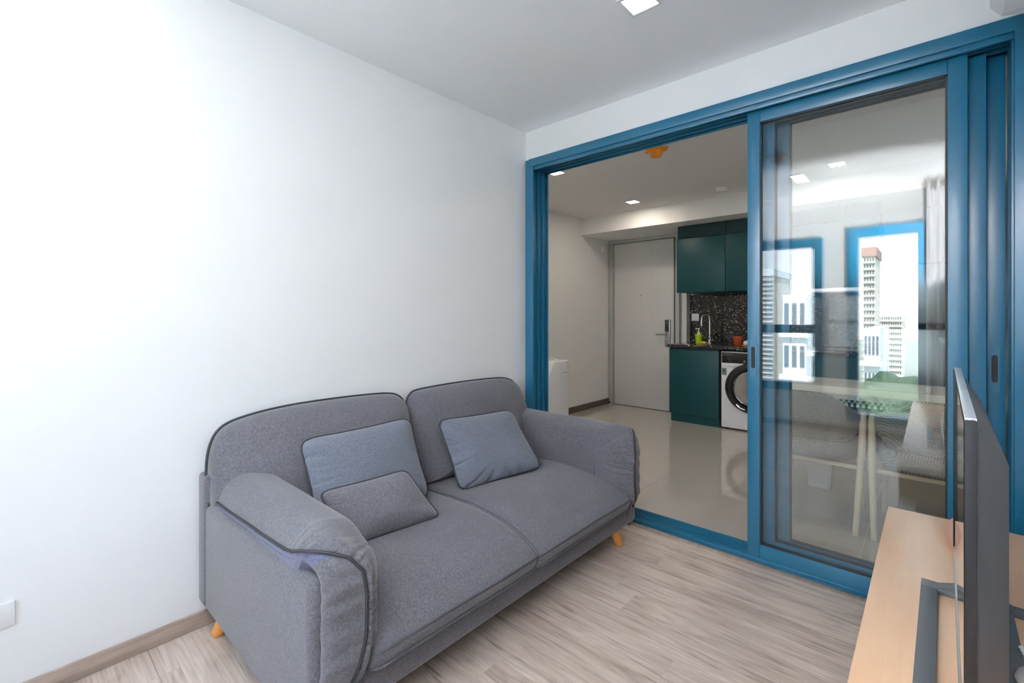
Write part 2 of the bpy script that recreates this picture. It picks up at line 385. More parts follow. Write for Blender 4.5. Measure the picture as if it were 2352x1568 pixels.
# kitchen walls
struct('wall_kitchen_left', box(KX0 - 0.15, KX0, 0.17, 3.5, -0.1, KC + 0.1), 'kitchen_paint', label='kitchen side wall beside the entrance door')
struct('wall_kitchen_right', box(KX1, KX1 + 0.15, 0.17, 3.5, -0.1, KC + 0.1), 'kitchen_paint', label='kitchen right side wall')
kb = box(KX0 - 0.15, -0.13, 3.14, 3.4, -0.1, 2.3)
struct('wall_kitchen_niche', box(-0.13, KX1 + 0.15, 3.2555, 3.4, -0.1, 2.3), 'kitchen_paint', label='wall behind the terrazzo backsplash')
struct('wall_kitchen_back', kb, 'kitchen_paint', label='kitchen back wall with the entrance door')
# wall behind the camera with its two windows
W1 = (0.30, 1.225, 0.38, 2.00); W2 = (1.43, 2.06, 0.12, 2.06)
rb = box(-0.15, W1[0], YB - 0.2, YB, -0.1, CH); bx(rb, W1[1], W2[0], YB - 0.2, YB, -0.1, CH); bx(rb, W2[1], XR + 0.15, YB - 0.2, YB, -0.1, CH)
bx(rb, W1[0], W1[1], YB - 0.2, YB, -0.1, W1[2]); bx(rb, W1[0], W1[1], YB - 0.2, YB, W1[3], CH)
bx(rb, W2[0], W2[1], YB - 0.2, YB, -0.1, W2[2]); bx(rb, W2[0], W2[1], YB - 0.2, YB, W2[3], CH)
struct('wall_back', rb, 'wall_paint', label='white wall with two windows, mirrored in the sliding door glass')
for i, (wn, rail) in enumerate(((W1, 1.04), (W2, None))):
    x0, x1, z0, z1 = wn; f = 0.09
    wt = thing('window_%d' % (i + 1), ((x0 + x1) / 2, YB, z0), ['two-pane blue framed window mirrored in the sliding glass', 'tall blue framed window beside the grey curtain, mirrored in the sliding glass'][i], kind='structure')
    fb = box(x0, x0 + f, YB - 0.1, YB + 0.03, z0, z1, 0.004); bx(fb, x1 - f, x1, YB - 0.1, YB + 0.03, z0, z1, 0.004)
    bx(fb, x0 + 0.001, x1 - 0.001, YB - 0.099, YB + 0.029, z1 - f, z1 - 0.001, 0.004); bx(fb, x0 + 0.001, x1 - 0.001, YB - 0.099, YB + 0.029, z0 + 0.001, z0 + f, 0.004)
    if rail: bx(fb, x0, x1, YB - 0.08, YB + 0.01, rail - 0.045, rail + 0.045, 0.004)
    obj('window_frame', fb, 'blue', wt)
    if rail:
        obj('pane', box(x0 + f, x1 - f, YB - 0.045, YB - 0.04, z0 + f, rail), 'glass', wt); obj('pane', box(x0 + f, x1 - f, YB - 0.045, YB - 0.04, rail, z1 - f), 'glass', wt)
    else: obj('pane', box(x0 + f, x1 - f, YB - 0.045, YB - 0.04, z0 + f, z1 - f), 'glass', wt)

# floors -------------------------------------------------
fl_ = struct('floor', box(-0.05, XR + 0.05, YB - 0.02, 0.015, -0.1, -0.004), 'rubber', label='oak laminate floor of the living room')
PW = 0.128; y = -0.0935; row = 0; cache = {}
rnd = random.Random(4)
while y > YB - 0.1:
    x = 0.0 - rnd.uniform(0, 1.1); ya, yb = max(y - PW, YB), y
    if row == 0: ya, yb = y - PW, y
    while x < XR:
        L = 1.21; xa, xb = max(x, 0.0), min(x + L, XR)
        if xb - xa > 0.02:
            me_key = (round(xb - xa, 3), round(yb - ya, 3))
            if me_key not in cache:
                b = box(0.0, xb - xa - 0.0003, 0, yb - ya - 0.0003, -0.004, 0.0)
                o = obj('plank', b, 'floor_oak', fl_, smooth=None, local=True); cache[me_key] = o.data
            else:
                o = bpy.data.objects.new('plank', cache[me_key]); COL.objects.link(o); o.parent = fl_
            o.location = (xa, ya, 0)
        x += L
    y -= PW; row += 1
# last narrow strip by the door
o = obj('plank', box(0, XR, -0.0929, 0.0, -0.004, 0.0), 'floor_oak', fl_, smooth=None)
obj('transition_strip', box(0.005, XR, -0.020, 0.014, 0.0, 0.004, 0.002), 'skirting_oak', fl_, label='thin pale strip along the door sill')

kf = struct('floor', box(KX0, KX1, 0.016, 3.3, -0.1, -0.002), 'grout', label='glossy beige tiled kitchen floor')
xs = [KX0] + [1.205 + 0.6 * k for k in range(-3, 3)] + [KX1]; ys = [0.165] + [0.72 + 0.6 * k for k in range(0, 5)]
ys = [0.12 + 0.6 * k for k in range(0, 6)]; ys[0] = 0.165; ys.append(3.26)
tc_ = {}
for i in range(len(xs) - 1):
    for j in range(len(ys) - 1):
        a, b_, c, d = xs[i], xs[i + 1], ys[j], ys[j + 1]
        if b_ - a < 0.02 or d - c < 0.02: continue
        key = (round(b_ - a, 3), round(d - c, 3))
        if key not in tc_:
            o = obj('tile', box(0.0011, b_ - a - 0.0011, 0.0011, d - c - 0.0011, -0.002, 0.0), 'tile', kf, smooth=None, local=True); tc_[key] = o.data
        else:
            o = bpy.data.objects.new('tile', tc_[key]); COL.objects.link(o); o.parent = kf
        o.location = (a, c, 0)

# skirting boards
sb = box(0.0, 0.012, YB, 0.0, 0.0, 0.06, 0.002)
struct('baseboard_left', sb, 'skirting_oak', label='oak skirting board along the white wall beside the sofa')
struct('baseboard_kitchen', box(KX0, KX0 + 0.012, 0.17, 3.14, 0.0, 0.075, 0.002), 'skirting_dark', label='dark wood skirting board on the kitchen side wall')
struct('baseboard_right', box(XR - 0.012, XR, YB, -0.02, 0.0, 0.06, 0.002), 'skirting_oak', label='oak skirting board behind the television console')
struct('baseboard_back', box(0.0, XR, YB, YB + 0.012, 0.0, 0.06, 0.002), 'skirting_oak', label='oak skirting board under the windows')

# ------------------------------------------------------------------ sliding door frame (door_1) and its three leaves
d1 = thing('door_1', (1.15, 0.08, 0), 'fixed blue frame of the three-leaf sliding door', kind='structure')
JX0 = 0.014; HT = 2.240
def profile_frame():
    # left jamb: face lip, second lip, back board, track ribs
    j = box(JX0, 0.050, -0.018, 0.172, 0, HT, 0.001)
    bx(j, JX0, 0.082, -0.020, -0.006, 0, HT, 0.002); bx(j, JX0, 0.074, -0.006, 0.012, 0, HT - 0.05, 0.002)
    for yy in (0.058, 0.108, 0.160): bx(j, 0.05, 0.068, yy, yy + 0.008, 0, HT - 0.055, 0.001)
    for yy in (0.030, 0.083, 0.134): bx(j, 0.05, 0.058, yy, yy + 0.010, 0, HT - 0.055, 0.001)
    obj('jamb', j, 'blue', d1)
    h = box(JX0, XR, -0.018, 0.172, HT - 0.035, HT, 0.001)
    bx(h, JX0 + 0.03, XR, -0.022, -0.006, HT - 0.050, HT + 0.003, 0.002); bx(h, 0.05, 2.30, -0.010, 0.006, HT - 0.072, HT - 0.03, 0.002)
    bx(h, 0.05, 2.30, 0.006, 0.016, HT - 0.062, HT - 0.03, 0.001)
    for yy in (0.058, 0.108, 0.160): bx(h, 0.05, 2.30, yy, yy + 0.008, HT - 0.062, HT - 0.03, 0.001)
    for yy in (0.030, 0.083, 0.134): bx(h, 0.05, 2.30, yy, yy + 0.010, HT - 0.050, HT - 0.03, 0.001)
    obj('head', h, 'blue', d1)
    # right jamb is a wide flat cover that runs to the side wall
    r = box(2.290, XR, -0.018, 0.172, 0, HT, 0.001); bx(r, 2.284, XR, -0.022, -0.012, 0, HT - 0.0495, 0.002)
    bx(r, 2.278, 2.292, 0.000, 0.172, 0, HT - 0.05, 0.001)
    obj('jamb', r, 'blue', d1, label='wide flat blue jamb beside the television')
    s = box(JX0, XR, 0.015, 0.166, -0.02, 0.010, 0.001)
    obj('sill', s, 'blue_dark', d1)
    for yy in (0.018, 0.036, 0.060, 0.087, 0.112, 0.138, 0.158): obj('track', box(0.05, 2.30, yy, yy + 0.006, 0.010, 0.024, 0.001), 'blue', d1)
    obj('latch_keep', box(0.047, 0.054, 0.018, 0.028, 0.965, 1.045, 0.001), 'black', d1)
    obj('latch_keep', box(0.047, 0.058, 0.019, 0.027, 0.995, 1.02, 0.001), 'black', d1)
    return
profile_frame()
GL = []
def panel(n, x0, x1, y0, y1, label, handle=None):
    z0, z1 = (0.012 if n == 2 else 0.025), 2.172; st = 0.055
    t = thing('door_%d' % n, ((x0 + x1) / 2, (y0 + y1) / 2, z0), label, kind='structure')
    yc = (y0 + y1) / 2
    for (a, b) in ((x0, x0 + st), (x1 - st, x1)):
        s = box(a, b, y0, y1, z0, z1, 0.0015); obj('stile', s, 'blue', t)
    obj('rail', box(x0 + st + 0.0005, x1 - st - 0.0005, y0 + 0.0005, y1, z1 - 0.058, z1, 0.0015), 'blue', t)
    obj('rail', box(x0 + st + 0.0005, x1 - st - 0.0005, y0 + 0.0005, y1, z0, z0 + 0.078, 0.0015), 'blue', t)
    g = 0.006
    gk = box(x0 + st, x0 + st + g, yc - 0.009, yc + 0.009, z0 + 0.078, z1 - 0.058); bx(gk, x1 - st - g, x1 - st, yc - 0.009, yc + 0.009, z0 + 0.078, z1 - 0.058)
    bx(gk, x0 + st, x1 - st, yc - 0.009, yc + 0.009, z0 + 0.078, z0 + 0.084); bx(gk, x0 + st, x1 - st, yc - 0.009, yc + 0.009, z1 - 0.064, z1 - 0.058)
    obj('gasket', gk, 'rubber', t)
    obj('glass', box(x0 + st + 0.001, x1 - st - 0.001, yc - 0.003, yc + 0.003, z0 + 0.079, z1 - 0.059), 'glass', t, smooth=None)
    if handle:
        hx, hz = handle
        def stad(w, h, dy0, dy1):
            b = B(); n_ = 12; pts = []
            for k in range(n_ + 1): a = math.pi * k / n_; pts.append((math.cos(a) * w, h - w + math.sin(a) * w))
            for k in range(n_ + 1): a = math.pi + math.pi * k / n_; pts.append((math.cos(a) * w, -h + w + math.sin(a) * w))
            A = [Vector((hx + p[0], dy0, hz + p[1])) for p in pts]; Bv = [Vector((hx + p[0], dy1, hz + p[1])) for p in pts]
            loft(b, [A, Bv]); return b
        hp = obj('handle_plate', stad(0.0135, 0.095, y0 - 0.0022, y0 + 0.001), 'blue', t)
        obj('pull', stad(0.0085, 0.052, y0 - 0.0030, y0), 'black', hp, label='black recessed pull')
        obj('latch', stad(0.0070, 0.018, y0 - 0.0055, y0 - 0.002), 'black', hp).location.z += 0.032
    return t
panel(2, 1.404, 2.168, 0.020, 0.052, 'front leaf of the blue sliding door, nearest the sofa', (1.430, 0.985))
panel(3, 1.456, 2.220, 0.070, 0.102, 'middle leaf of the blue sliding door, between the other two')
panel(4, 1.508, 2.274, 0.120, 0.152, 'rear leaf of the blue sliding door, nearest the kitchen', (2.245, 0.985))

# ------------------------------------------------------------------ sofa
SY = -1.008   # centre line across the width
sofa = thing('sofa', (0.48, SY, 0), 'two-seat dark grey fabric sofa with black piping and short wooden legs against the white wall', 'sofa')
fz = 0.10
b = box(0.05, 0.905, -1.865, -0.155, fz, 0.215, 0.018, 3); obj('seat_base', b, 'sofa_fabric', sofa)
b = box(0.018, 0.105, -1.922, -0.100, 0.115, 0.598, 0.016, 3); obj('back_frame', b, 'sofa_fabric', sofa)
def sst(a, b, x):
    t = max(0.0, min(1.0, (x - a) / (b - a))); return t * t * (3 - 2 * t)
def lerp_tab(tab, x):
    if x <= tab[0][0]: return tab[0][1:]
    for a, c in zip(tab, tab[1:]):
        if x <= c[0]:
            f = (x - a[0]) / (c[0] - a[0]); return tuple(p + (q - p) * f for p, q in zip(a[1:], c[1:]))
    return tab[-1][1:]
PT = [(0.085, .089, .066), (0.30, .089, .075), (0.565, .088, .087), (0.755, .088, .104)]            # x -> piping (w, n) on the top run
PR = [(0, .088, .104), (10, .088, .109), (20, .088, .119), (30, .088, .142), (39, .082, .172), (48, .045, .190), (58, -.005, .200), (71, -.036, .199), (90, -.045, .192)]   # angle -> piping (w, n)
def section(Pw, Pn, nc):
    P = [(Pw, Pn)]
    for f, g in ((.12, .62), (.38, 1.0)): P.append((Pw + (-.085 - Pw) * f, Pn + (nc - Pn) * g))
    F = max(0.0, min(1.0, (0.088 - Pw) / 0.12))
    P += [(Pw + (-.085 - Pw) * .72, min(nc, .168) * .97 + .010 * F), (-.088 - .006 * F, min(nc, .163) * .84 + .022 * F), (-.106 - .006 * F, nc * .52 + .022 * F), (-.114, .03), (-.1135, -.08), (-.111, -.15), (0, -.16), (.055, -.12), (.070, .010),
          ((.083 * .9 + Pw * .1) * (1 - F) + .028 * F, Pn * .60), (.085 * (1 - F) + .062 * F, Pn * .78), ((.088 * .55 + Pw * .45) + .012 * F, Pn - .018 + .006 * F)]
    return P
def arm(sign):
    """sign -1: the arm nearest the camera; +1: the arm by the sliding door."""
    yc = SY + sign * 0.795
    px, pz = 0.755, 0.44
    NS = 26; top = [(0.085 + (px - 0.085) * k / NS) for k in range(NS)] + [px - 0.0006]
    stations = [('t', x) for x in top] + [('r', k / 80) for k in range(81)] + [('d', 0.30 * (k + 1) / 80) for k in range(80)]
    rings = []; pipe = []; cr_ = random.Random(11 + sign); CR = []; a_ = 0.70
    while a_ < 1.30:
        CR.append((a_, cr_.uniform(.004, .0105) * sst(0.72, .92, a_), (cr_.uniform(.9, 2.0) if a_ < 0.90 else cr_.uniform(1.8, 4.5)), cr_.uniform(.002, .010), cr_.uniform(.0035, .006))); a_ += cr_.uniform(.016, .034)
    for kind, v in stations:
        if kind == 't': ang = 0; ox, oz = v, pz; arc = v; Pw, Pn = lerp_tab(PT, v); nc = .163
        elif kind == 'r': ang = v * math.pi / 2; ox, oz = px, pz; arc = px + v * 0.27; Pw, Pn = lerp_tab(PR, v * 90); nc = .163 + .035 * sst(0, .55, v)
        else: ang = math.pi / 2; ox, oz = px, pz - v; arc = px + 0.27 + v; Pw, Pn = -.045 + .035 * sst(0.08, .26, v), .192 - .008 * sst(.1, .3, v); nc = .193
        nc = max(nc, Pn + .002)
        nx, nz = math.sin(ang), math.cos(ang)
        sec = section(Pw, Pn, nc)
        sec = [(p.x, p.y) for p in catmull([(a, c, 0) for a, c in sec], 4, closed=True)]
        endb = 1.0
        if kind == 't': endb = math.sqrt(max(0.0, 1 - max(0, (0.16 - v) / 0.085) ** 2)) if v < 0.16 else 1; endb = max(endb, 0.35)
        if kind == 'd': endb = 1 - 0.22 * sst(0.17, 0.30, v)
        ring = []
        for i, (wv, n) in enumerate(sec):
            u = i / 4.0
            if kind != 't': n = max(n, 0.002)
            if n > 0: n = n * (0.55 + 0.45 * endb if kind != 'd' else endb)
            wv = wv * (0.5 + 0.5 * endb)
            # gathers next to the piping seam around the front
            g = sst(0.72, 0.92, arc)
            if u <= 9:
                for (ca, cm, cl, cs, cw) in CR:
                    dd = (arc - ca + cs * u) / cw
                    if abs(dd) < 3:
                        e_ = math.exp(-dd * dd)
                        n -= cm * e_ * math.exp(-(u / cl) ** 2) * (1 - math.exp(-(u / .25) ** 2))
                        if arc > 0.80: wv += (1.0 if sign > 0 else .5) * cm * e_ * sst(1.5, 3.5, u) * sst(0.03, 0.13, n) * math.exp(-(u / (cl * 1.9)) ** 2)
                n += 0.004 * g * math.exp(-((u - 1.5) / 1.5) ** 2)
            if g > 0 and u >= 12.5:
                n += 0.0022 * g * math.sin(arc * 95 + u + 3 * noise.noise(Vector((arc * 8, 3, sign))))
            n += 0.003 * noise.noise(Vector((arc * 5, wv * 8, 7 + sign))) * (1 if n > 0.03 else 0)
            ex = 0.006 if (kind == 't' and v > px - 0.001 and n < 0.003) else 0.0
            ring.append(Vector((ox + nx * n + ex, yc + sign * wv, oz + nz * n)))
        rings.append(ring)
        pipe.append(ring[0] + Vector((nx * 0.002, sign * 0.002, nz * 0.002)))
    b = loft(B(), rings)
    cu = obj('arm_cushion', b, 'sofa_fabric', sofa, smooth=80)
    # violet-grey underside fabric: the last profile segments
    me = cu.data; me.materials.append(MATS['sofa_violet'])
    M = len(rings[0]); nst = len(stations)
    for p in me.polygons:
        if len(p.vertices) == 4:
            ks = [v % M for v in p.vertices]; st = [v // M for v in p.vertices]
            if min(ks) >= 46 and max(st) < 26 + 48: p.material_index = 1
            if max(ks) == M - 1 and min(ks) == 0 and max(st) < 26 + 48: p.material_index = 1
    pb_ = tube(B(), pipe[0:-14], 0.0042, 8)
    obj('arm_piping', pb_, 'pipe', cu)
    # outer side panel
    y_o = SY + sign * (0.884 if sign < 0 else 0.872); y_i = SY + sign * 0.830
    q = box(0.030, 0.898 if sign < 0 else 0.885, min(y_o, y_i), max(y_o, y_i), 0.062, 0.512, 0.024, 5)
    for v in q.verts:
        if v.co.z > 0.3: v.co.z += 0.014 * (v.co.x - 0.03) / 0.9 - 0.020
        if v.co.x < 0.2 and v.co.z < 0.2: v.co.z += 0.040
        if v.co.x < 0.2: v.co.y += sign * 0.026
    obj('arm_panel', q, 'sofa_fabric', sofa)
    # inner core of the arm, under the cushion
    y1_, y2_ = sorted((SY + sign * 0.85, SY + sign * 0.72))
    obj('arm_core', box(0.06, 0.86, y1_, y2_, fz + 0.01, 0.46, 0.02, 3), 'sofa_fabric', sofa)
    return cu
arm(-1); arm(1)

def seat(y0, y1, left):
    prof = [(0.12, 0.205), (0.11, 0.27), (0.14, 0.325), (0.32, 0.350), (0.50, 0.362), (0.64, 0.360), (0.76, 0.345), (0.85, 0.318), (0.915, 0.287), (0.942, 0.264), (0.950, 0.250), (0.947, 0.232), (0.934, 0.212), (0.91, 0.203), (0.60, 0.200)]
    pp = [(p.x, p.y) for p in catmull([(a, c, 0) for a, c in prof], 5, closed=True)]
    NY = 36; rings = []; fp = []; sp_ = []
    for k in range(NY + 1):
        f = k / NY; f = 0.5 - 0.5 * math.cos(math.pi * f) if True else f
        yy = y0 + (y1 - y0) * f
        e = min(yy - y0, y1 - yy)
        rr = 0.045; t = 1 - math.sqrt(max(0, 1 - max(0, 1 - e / rr) ** 2))
        ring = []
        for i, (x, z) in enumerate(pp):
            zz = z - (max(0, z - 0.235)) * 0.30 * t - 0.0
            xx = x - max(0, x - 0.55) * 0.055 * t
            crown = 0.010 * math.sin(math.pi * f) * (1 if z > 0.3 else 0.3)
            zz += crown
            d = 0.004 * noise.noise(Vector((x * 5, yy * 4, 2.0 if left else 9.0)))
            if not left and z > 0.33:    # creases pressed into the far seat
                for (cx, cy, a, l) in ((0.56, -0.62, 0.5, 0.14), (0.60, -0.68, 0.45, 0.16), (0.52, -0.55, 0.6, 0.10)):
                    u = (xx - cx) * math.cos(a) + (yy - cy) * math.sin(a); v = -(xx - cx) * math.sin(a) + (yy - cy) * math.cos(a)
                    d -= 0.0055 * math.exp(-(v / 0.008) ** 2) * math.exp(-(u / l * 1.6) ** 2)
            ring.append(Vector((xx, yy, zz + d)))
        rings.append(ring)
        i = 9 * 5 + 2
        fp.append(ring[i] + Vector((0.002, 0, 0.001)))
    b = loft(B(), rings); o = obj('seat_cushion', b, 'sofa_fabric', sofa, smooth=80)
    obj('seat_piping', tube(B(), fp[1:-1], 0.0034, 8), 'pipe_grey', o)
    if not left:
        r = rings[3]; side = [r[i] + Vector((0, -0.0005, 0.0006)) for i in range(2 * 5, 9 * 5 + 3)]
        obj('seam', tube(B(), side, 0.0022, 6), 'pipe_grey', o)
        r = rings[1]; side = [r[i] + Vector((0.0, -0.0015, 0.0)) for i in range(9 * 5 + 2, 13 * 5)]
        obj('seam', tube(B(), side, 0.002, 6), 'pipe_grey', o)
    else:
        r = rings[-3]; side = [r[i] + Vector((0, 0.0005, 0.0006)) for i in range(2 * 5, 9 * 5 + 3)]
        obj('seam', tube(B(), side, 0.0018, 6), 'pipe_grey', o)
seat(-1.735, -1.022, True); seat(-1.026, -0.281, False)

def back(pts, x_of, right):
    out = [p for p in catmull([(a, c, 0) for a, c in pts], 8, closed=True)]
    cy = sum(p.x for p in out) / len(out); cz = 0.56
    rs = [0, .15, .3, .45, .6, .72, .82, .89, .94, .975, 1.0]
    def xb(z): return 0.135 - 0.10 * (z - 0.33) / 0.47       # rear plane leans to the wall
    V = []
    for side in (1, -1):
        for r in (rs if side == 1 else rs[::-1][1:]):
            ring = []
            for p in out:
                yy = cy + (p.x - cy) * r; zz = cz + (p.y - cz) * r
                h = (1 - r ** 3.2) ** 0.52 if r < 1 else 0
                front = 0.135 + 0.06 * (0.8 - zz) / 0.45
                xx = xb(zz) + (front * h if side == 1 else -0.028 * h)
                xx += 0.004 * noise.noise(Vector((yy * 4, zz * 5, 3))) * (1 if r < 1 else 0)
                ring.append(Vector((max(xx, 0.006), yy, zz)))
            V.append(ring)
    b = B(); loft(b, V, caps=False); bmesh.ops.remove_doubles(b, verts=b.verts[:], dist=1e-5)
    o = obj('back_cushion', b, 'sofa_fabric', sofa, smooth=80)
    pp = [Vector((xb(p.y), p.x, p.y)) for p in out]
    c = Vector((0, cy, cz))
    pp = [q + Vector((0.001, (q.y - cy) * 0.006, (q.z - cz) * 0.006)) for q in pp]
    obj('back_piping', tube(B(), pp, 0.0048, 8, closed=True), 'pipe', o)
back([(-1.800, .33), (-1.880, .40), (-1.905, .49), (-1.908, .60), (-1.890, .70), (-1.845, .760), (-1.75, .787), (-1.60, .802), (-1.40, .805), (-1.22, .801), (-1.11, .793), (-1.055, .775), (-1.025, .735), (-1.018, .66), (-1.018, .50), (-1.022, .36), (-1.08, .335), (-1.45, .33)], None, False)
back([(-1.010, .36), (-1.012, .50), (-1.012, .66), (-1.006, .735), (-.982, .772), (-.93, .790), (-.75, .797), (-.55, .798), (-.38, .794), (-.27, .786), (-.19, .760), (-.145, .70), (-.125, .60), (-.125, .49), (-.14, .40), (-.20, .34), (-.55, .33), (-.95, .335)], None, True)

def leg(bot, topp, r0, r1):
    b = B(); p0 = Vector(bot); p1 = Vector(topp); pts = []; rr = []
    for k, (f, s) in enumerate(((0, .55), (0.03, .82), (0.09, .97), (0.2, 1), (1, 1))):
        pts.append(p0.lerp(p1, f)); rr.append((r0 + (r1 - r0) * f) * s)
    tube(b, pts, rr, 16)
    obj('leg', b, 'sofa_leg_wood', sofa, label='short tapered light wood leg')
leg((0.100, -1.885, 0.0), (0.145, -1.83, 0.13), 0.0215, 0.030); leg((0.876, -0.270, 0.0), (0.835, -0.315, 0.13), 0.0205, 0.030)
leg((0.10, -0.135, 0.0), (0.15, -0.20, 0.13), 0.0185, 0.028); leg((0.876, -1.75, 0.0), (0.835, -1.70, 0.13), 0.0185, 0.028)

# ------------------------------------------------------------------ throw pillows
def pillow(name, TL, TR, BR, BL, th, m, pipe, label, group=None, seed=0, wr=0.004, k=0.10, grow=1.04, sag=0.0):
    TL, TR, BR, BL = map(Vector, (TL, TR, BR, BL)); c = (TL + TR + BR + BL) / 4
    TL, TR, BR, BL = [c + (q - c) * grow for q in (TL, TR, BR, BL)]
    nrm = ((TR - TL).cross(BL - TL)).normalized()
    if nrm.x < 0: nrm = -nrm
    N = 56; rs = [0, .12, .25, .38, .5, .61, .71, .79, .86, .91, .95, .98, 1.0]
    sq = []
    for i in range(4 * N):
        a = 2 * math.pi * (i + 0.5) / (4 * N)
        p = 9.0; cx, cy = math.cos(a), math.sin(a); r = (abs(cx) ** p + abs(cy) ** p) ** (-1 / p); u, v = cx * r, cy * r
        # edges slightly concave
        u2 = u * (1 - 0.045 * (1 - v * v) ** 1 * (abs(u) ** 4)); v2 = v * (1 - 0.045 * (1 - u * u) * (abs(v) ** 4))
        sq.append((u2, v2))
    def P(u, v): return (TL * (1 - u) * (1 + v) + TR * (1 + u) * (1 + v) + BR * (1 + u) * (1 - v) + BL * (1 - u) * (1 - v)) / 4
    V = []; edge = None; pr = random.Random(seed * 7 + 1); PC = []
    for _ in range(60):
        i0 = pr.uniform(0, 4 * N); uu, vv = sq[int(i0) % (4 * N)]
        strong = 1.0 if (uu < -0.8 or vv < -0.8) else 0.25
        PC.append((i0, pr.uniform(.003, .011) * strong * (wr / .005), pr.uniform(.10, .34), pr.uniform(-6, 6), pr.uniform(.7, 1.3)))
    for side in (1, -1):
        for r in (rs if side == 1 else rs[::-1][1:]):
            ring = []
            for i, (u, v) in enumerate(sq):
                h = (1 - r ** 2.6) ** 0.62 if r < 1 else 0
                # gathers along the seam
                g = wr * math.exp(-((r - 0.86) / 0.11) ** 2) * (1 if r < 1 else 0)
                i2 = i / len(sq)
                wv = math.sin(i2 * 2 * math.pi * 34 + 2.5 * noise.noise(Vector((i2 * 30, seed, 0)))) * max(0, noise.noise(Vector((u * 2, v * 2, seed + 5))) + 0.35)
                cd = 0
                if r < 1:
                    for (i0, am, le, sl, wd_) in PC:
                        dd = ((i - i0 + sl * (1 - r) * 5 + 2 * N) % (4 * N) - 2 * N) / wd_
                        if abs(dd) < 3: cd += am * math.exp(-dd * dd) * math.exp(-((1 - r) / le) ** 2)
                d = th * h + g * wv * .5 - min(cd, .012) + 0.012 * noise.noise(Vector((u * r * 1.3, v * r * 1.3, seed))) * h
                q = P(u * r, v * r) + nrm * side * d
                ring.append(q)
            V.append(ring)
            if r == 1.0: edge = ring
    b = B(); loft(b, V, caps=False); bmesh.ops.remove_doubles(b, verts=b.verts[:], dist=1e-5)
    base = (c.x, c.y, min(q.z for q in (TL, TR, BR, BL)))
    t = thing(name, base, label, 'cushion', group)
    cv = obj('cover', b, m, t, smooth=85)
    e = [q + (q - c).normalized() * 0.001 for q in edge]
    obj('piping', tube(B(), e, 0.0036, 8, closed=True), pipe, t, smooth=80)
    return t
pillow('throw_pillow', (.275, -1.648, .705), (.255, -1.140, .705), (.405, -1.140, .385), (.425, -1.640, .385), .060, 'pillow_blue', 'pipe', 'large blue-grey cushion with dark piping leaning on the left back cushion of the sofa', seed=1)
pillow('throw_pillow', (.455, -1.655, .555), (.490, -1.320, .560), (.585, -1.222, .372), (.545, -1.600, .372), .048, 'pillow_grey', 'pipe', 'small grey cushion lying in front of the larger cushion beside the near armrest', seed=2, wr=0.0015)
pillow('throw_pillow', (.285, -.985, .672), (.285, -.470, .645), (.535, -.500, .385), (.425, -.965, .365), .062, 'pillow_blue', 'pipe', 'grey-blue cushion slumped beside the far armrest near the sliding door', seed=3, wr=0.006)

# ------------------------------------------------------------------ TV console
ct = 0.49
con = thing('tv_console', (2.19, -1.30, 0), 'long low light wood television console along the right wall', 'console')
b = box(1.950, XR - 0.013, -2.38, -0.235, ct - 0.028, ct, 0.0025); obj('top', b, 'console_beech', con)
b = box(1.968, XR - 0.013, -2.36, -0.250, 0.30, ct - 0.0285, 0.002); obj('body', b, 'console_beech', con)
for k in range(3):
    y0 = -2.355 + k * 0.70; obj('drawer', box(1.952, 1.9675, y0, y0 + 0.693, 0.305, ct - 0.034, 0.002), 'console_beech', con)
b = box(2.01, XR - 0.03, -2.30, -0.290, 0.0, 0.2995); obj('plinth', b, 'dark_brown', con, label='dark recessed base')

# ------------------------------------------------------------------ television (built at its own origin, turned a little)
tv = thing('television', (2.1197, -1.046, ct), 'thin flat television seen edge-on, standing on the wood console', 'television')
hw = 0.436; zb, zt = 0.038, 0.552
def L(o): return o
T = Vector((2.1197, -1.046, ct))
def tb(x0, x1, y0, y1, z0, z1, bev=0, seg=2): return box(T.x + x0, T.x + x1, T.y + y0, T.y + y1, T.z + z0, T.z + z1, bev, seg)
obj('panel', tb(-0.009, 0.0035, -hw, hw, zb, zt - 0.0005, 0.001), 'black', tv)
obj('top_edge', tb(-0.0092, 0.0037, -hw, hw, zt - 0.004, zt, 0.0008), 'bright_silver', tv, label='silver top edge')
obj('bottom_bezel', tb(-0.0118, 0.0, -hw, hw, zb - 0.003, zb + 0.012, 0.001), 'steel', tv, label='silver lower bezel')
obj('screen', tb(-0.0098, -0.0091, -hw + 0.012, hw - 0.012, zb + 0.015, zt - 0.010), 'screen', tv)
obj('side_bezel', tb(-0.0118, -0.0092, hw - 0.011, hw, zb + 0.013, zt - 0.004, 0.0005), 'black', tv)
# tapered rear housing
q = B()
a0 = [(-hw + 0.012, zb + 0.02), (hw - 0.012, zb + 0.02), (hw - 0.012, zt - 0.018), (-hw + 0.012, zt - 0.018)]
a1 = [(-hw + 0.085, zb + 0.05), (hw - 0.085, zb + 0.05), (hw - 0.11, zt - 0.078), (-hw + 0.085, zt - 0.078)]
lv = [[q.verts.new((T.x + xx, T.y + p[0], T.z + p[1])) for p in a] for xx, a in ((0.003, a0), (0.006, a0), (0.041, a1))]
for i in range(2):
    for k in range(4): q.faces.new((lv[i][k], lv[i][(k + 1) % 4], lv[i + 1][(k + 1) % 4], lv[i + 1][k]))
q.faces.new(lv[0][::-1]); q.faces.new(lv[2])
bmesh.ops.bevel(q, geom=q.edges[:], offset=0.002, segments=2, affect='EDGES')
obj('rear_housing', q, 'tv_back', tv)
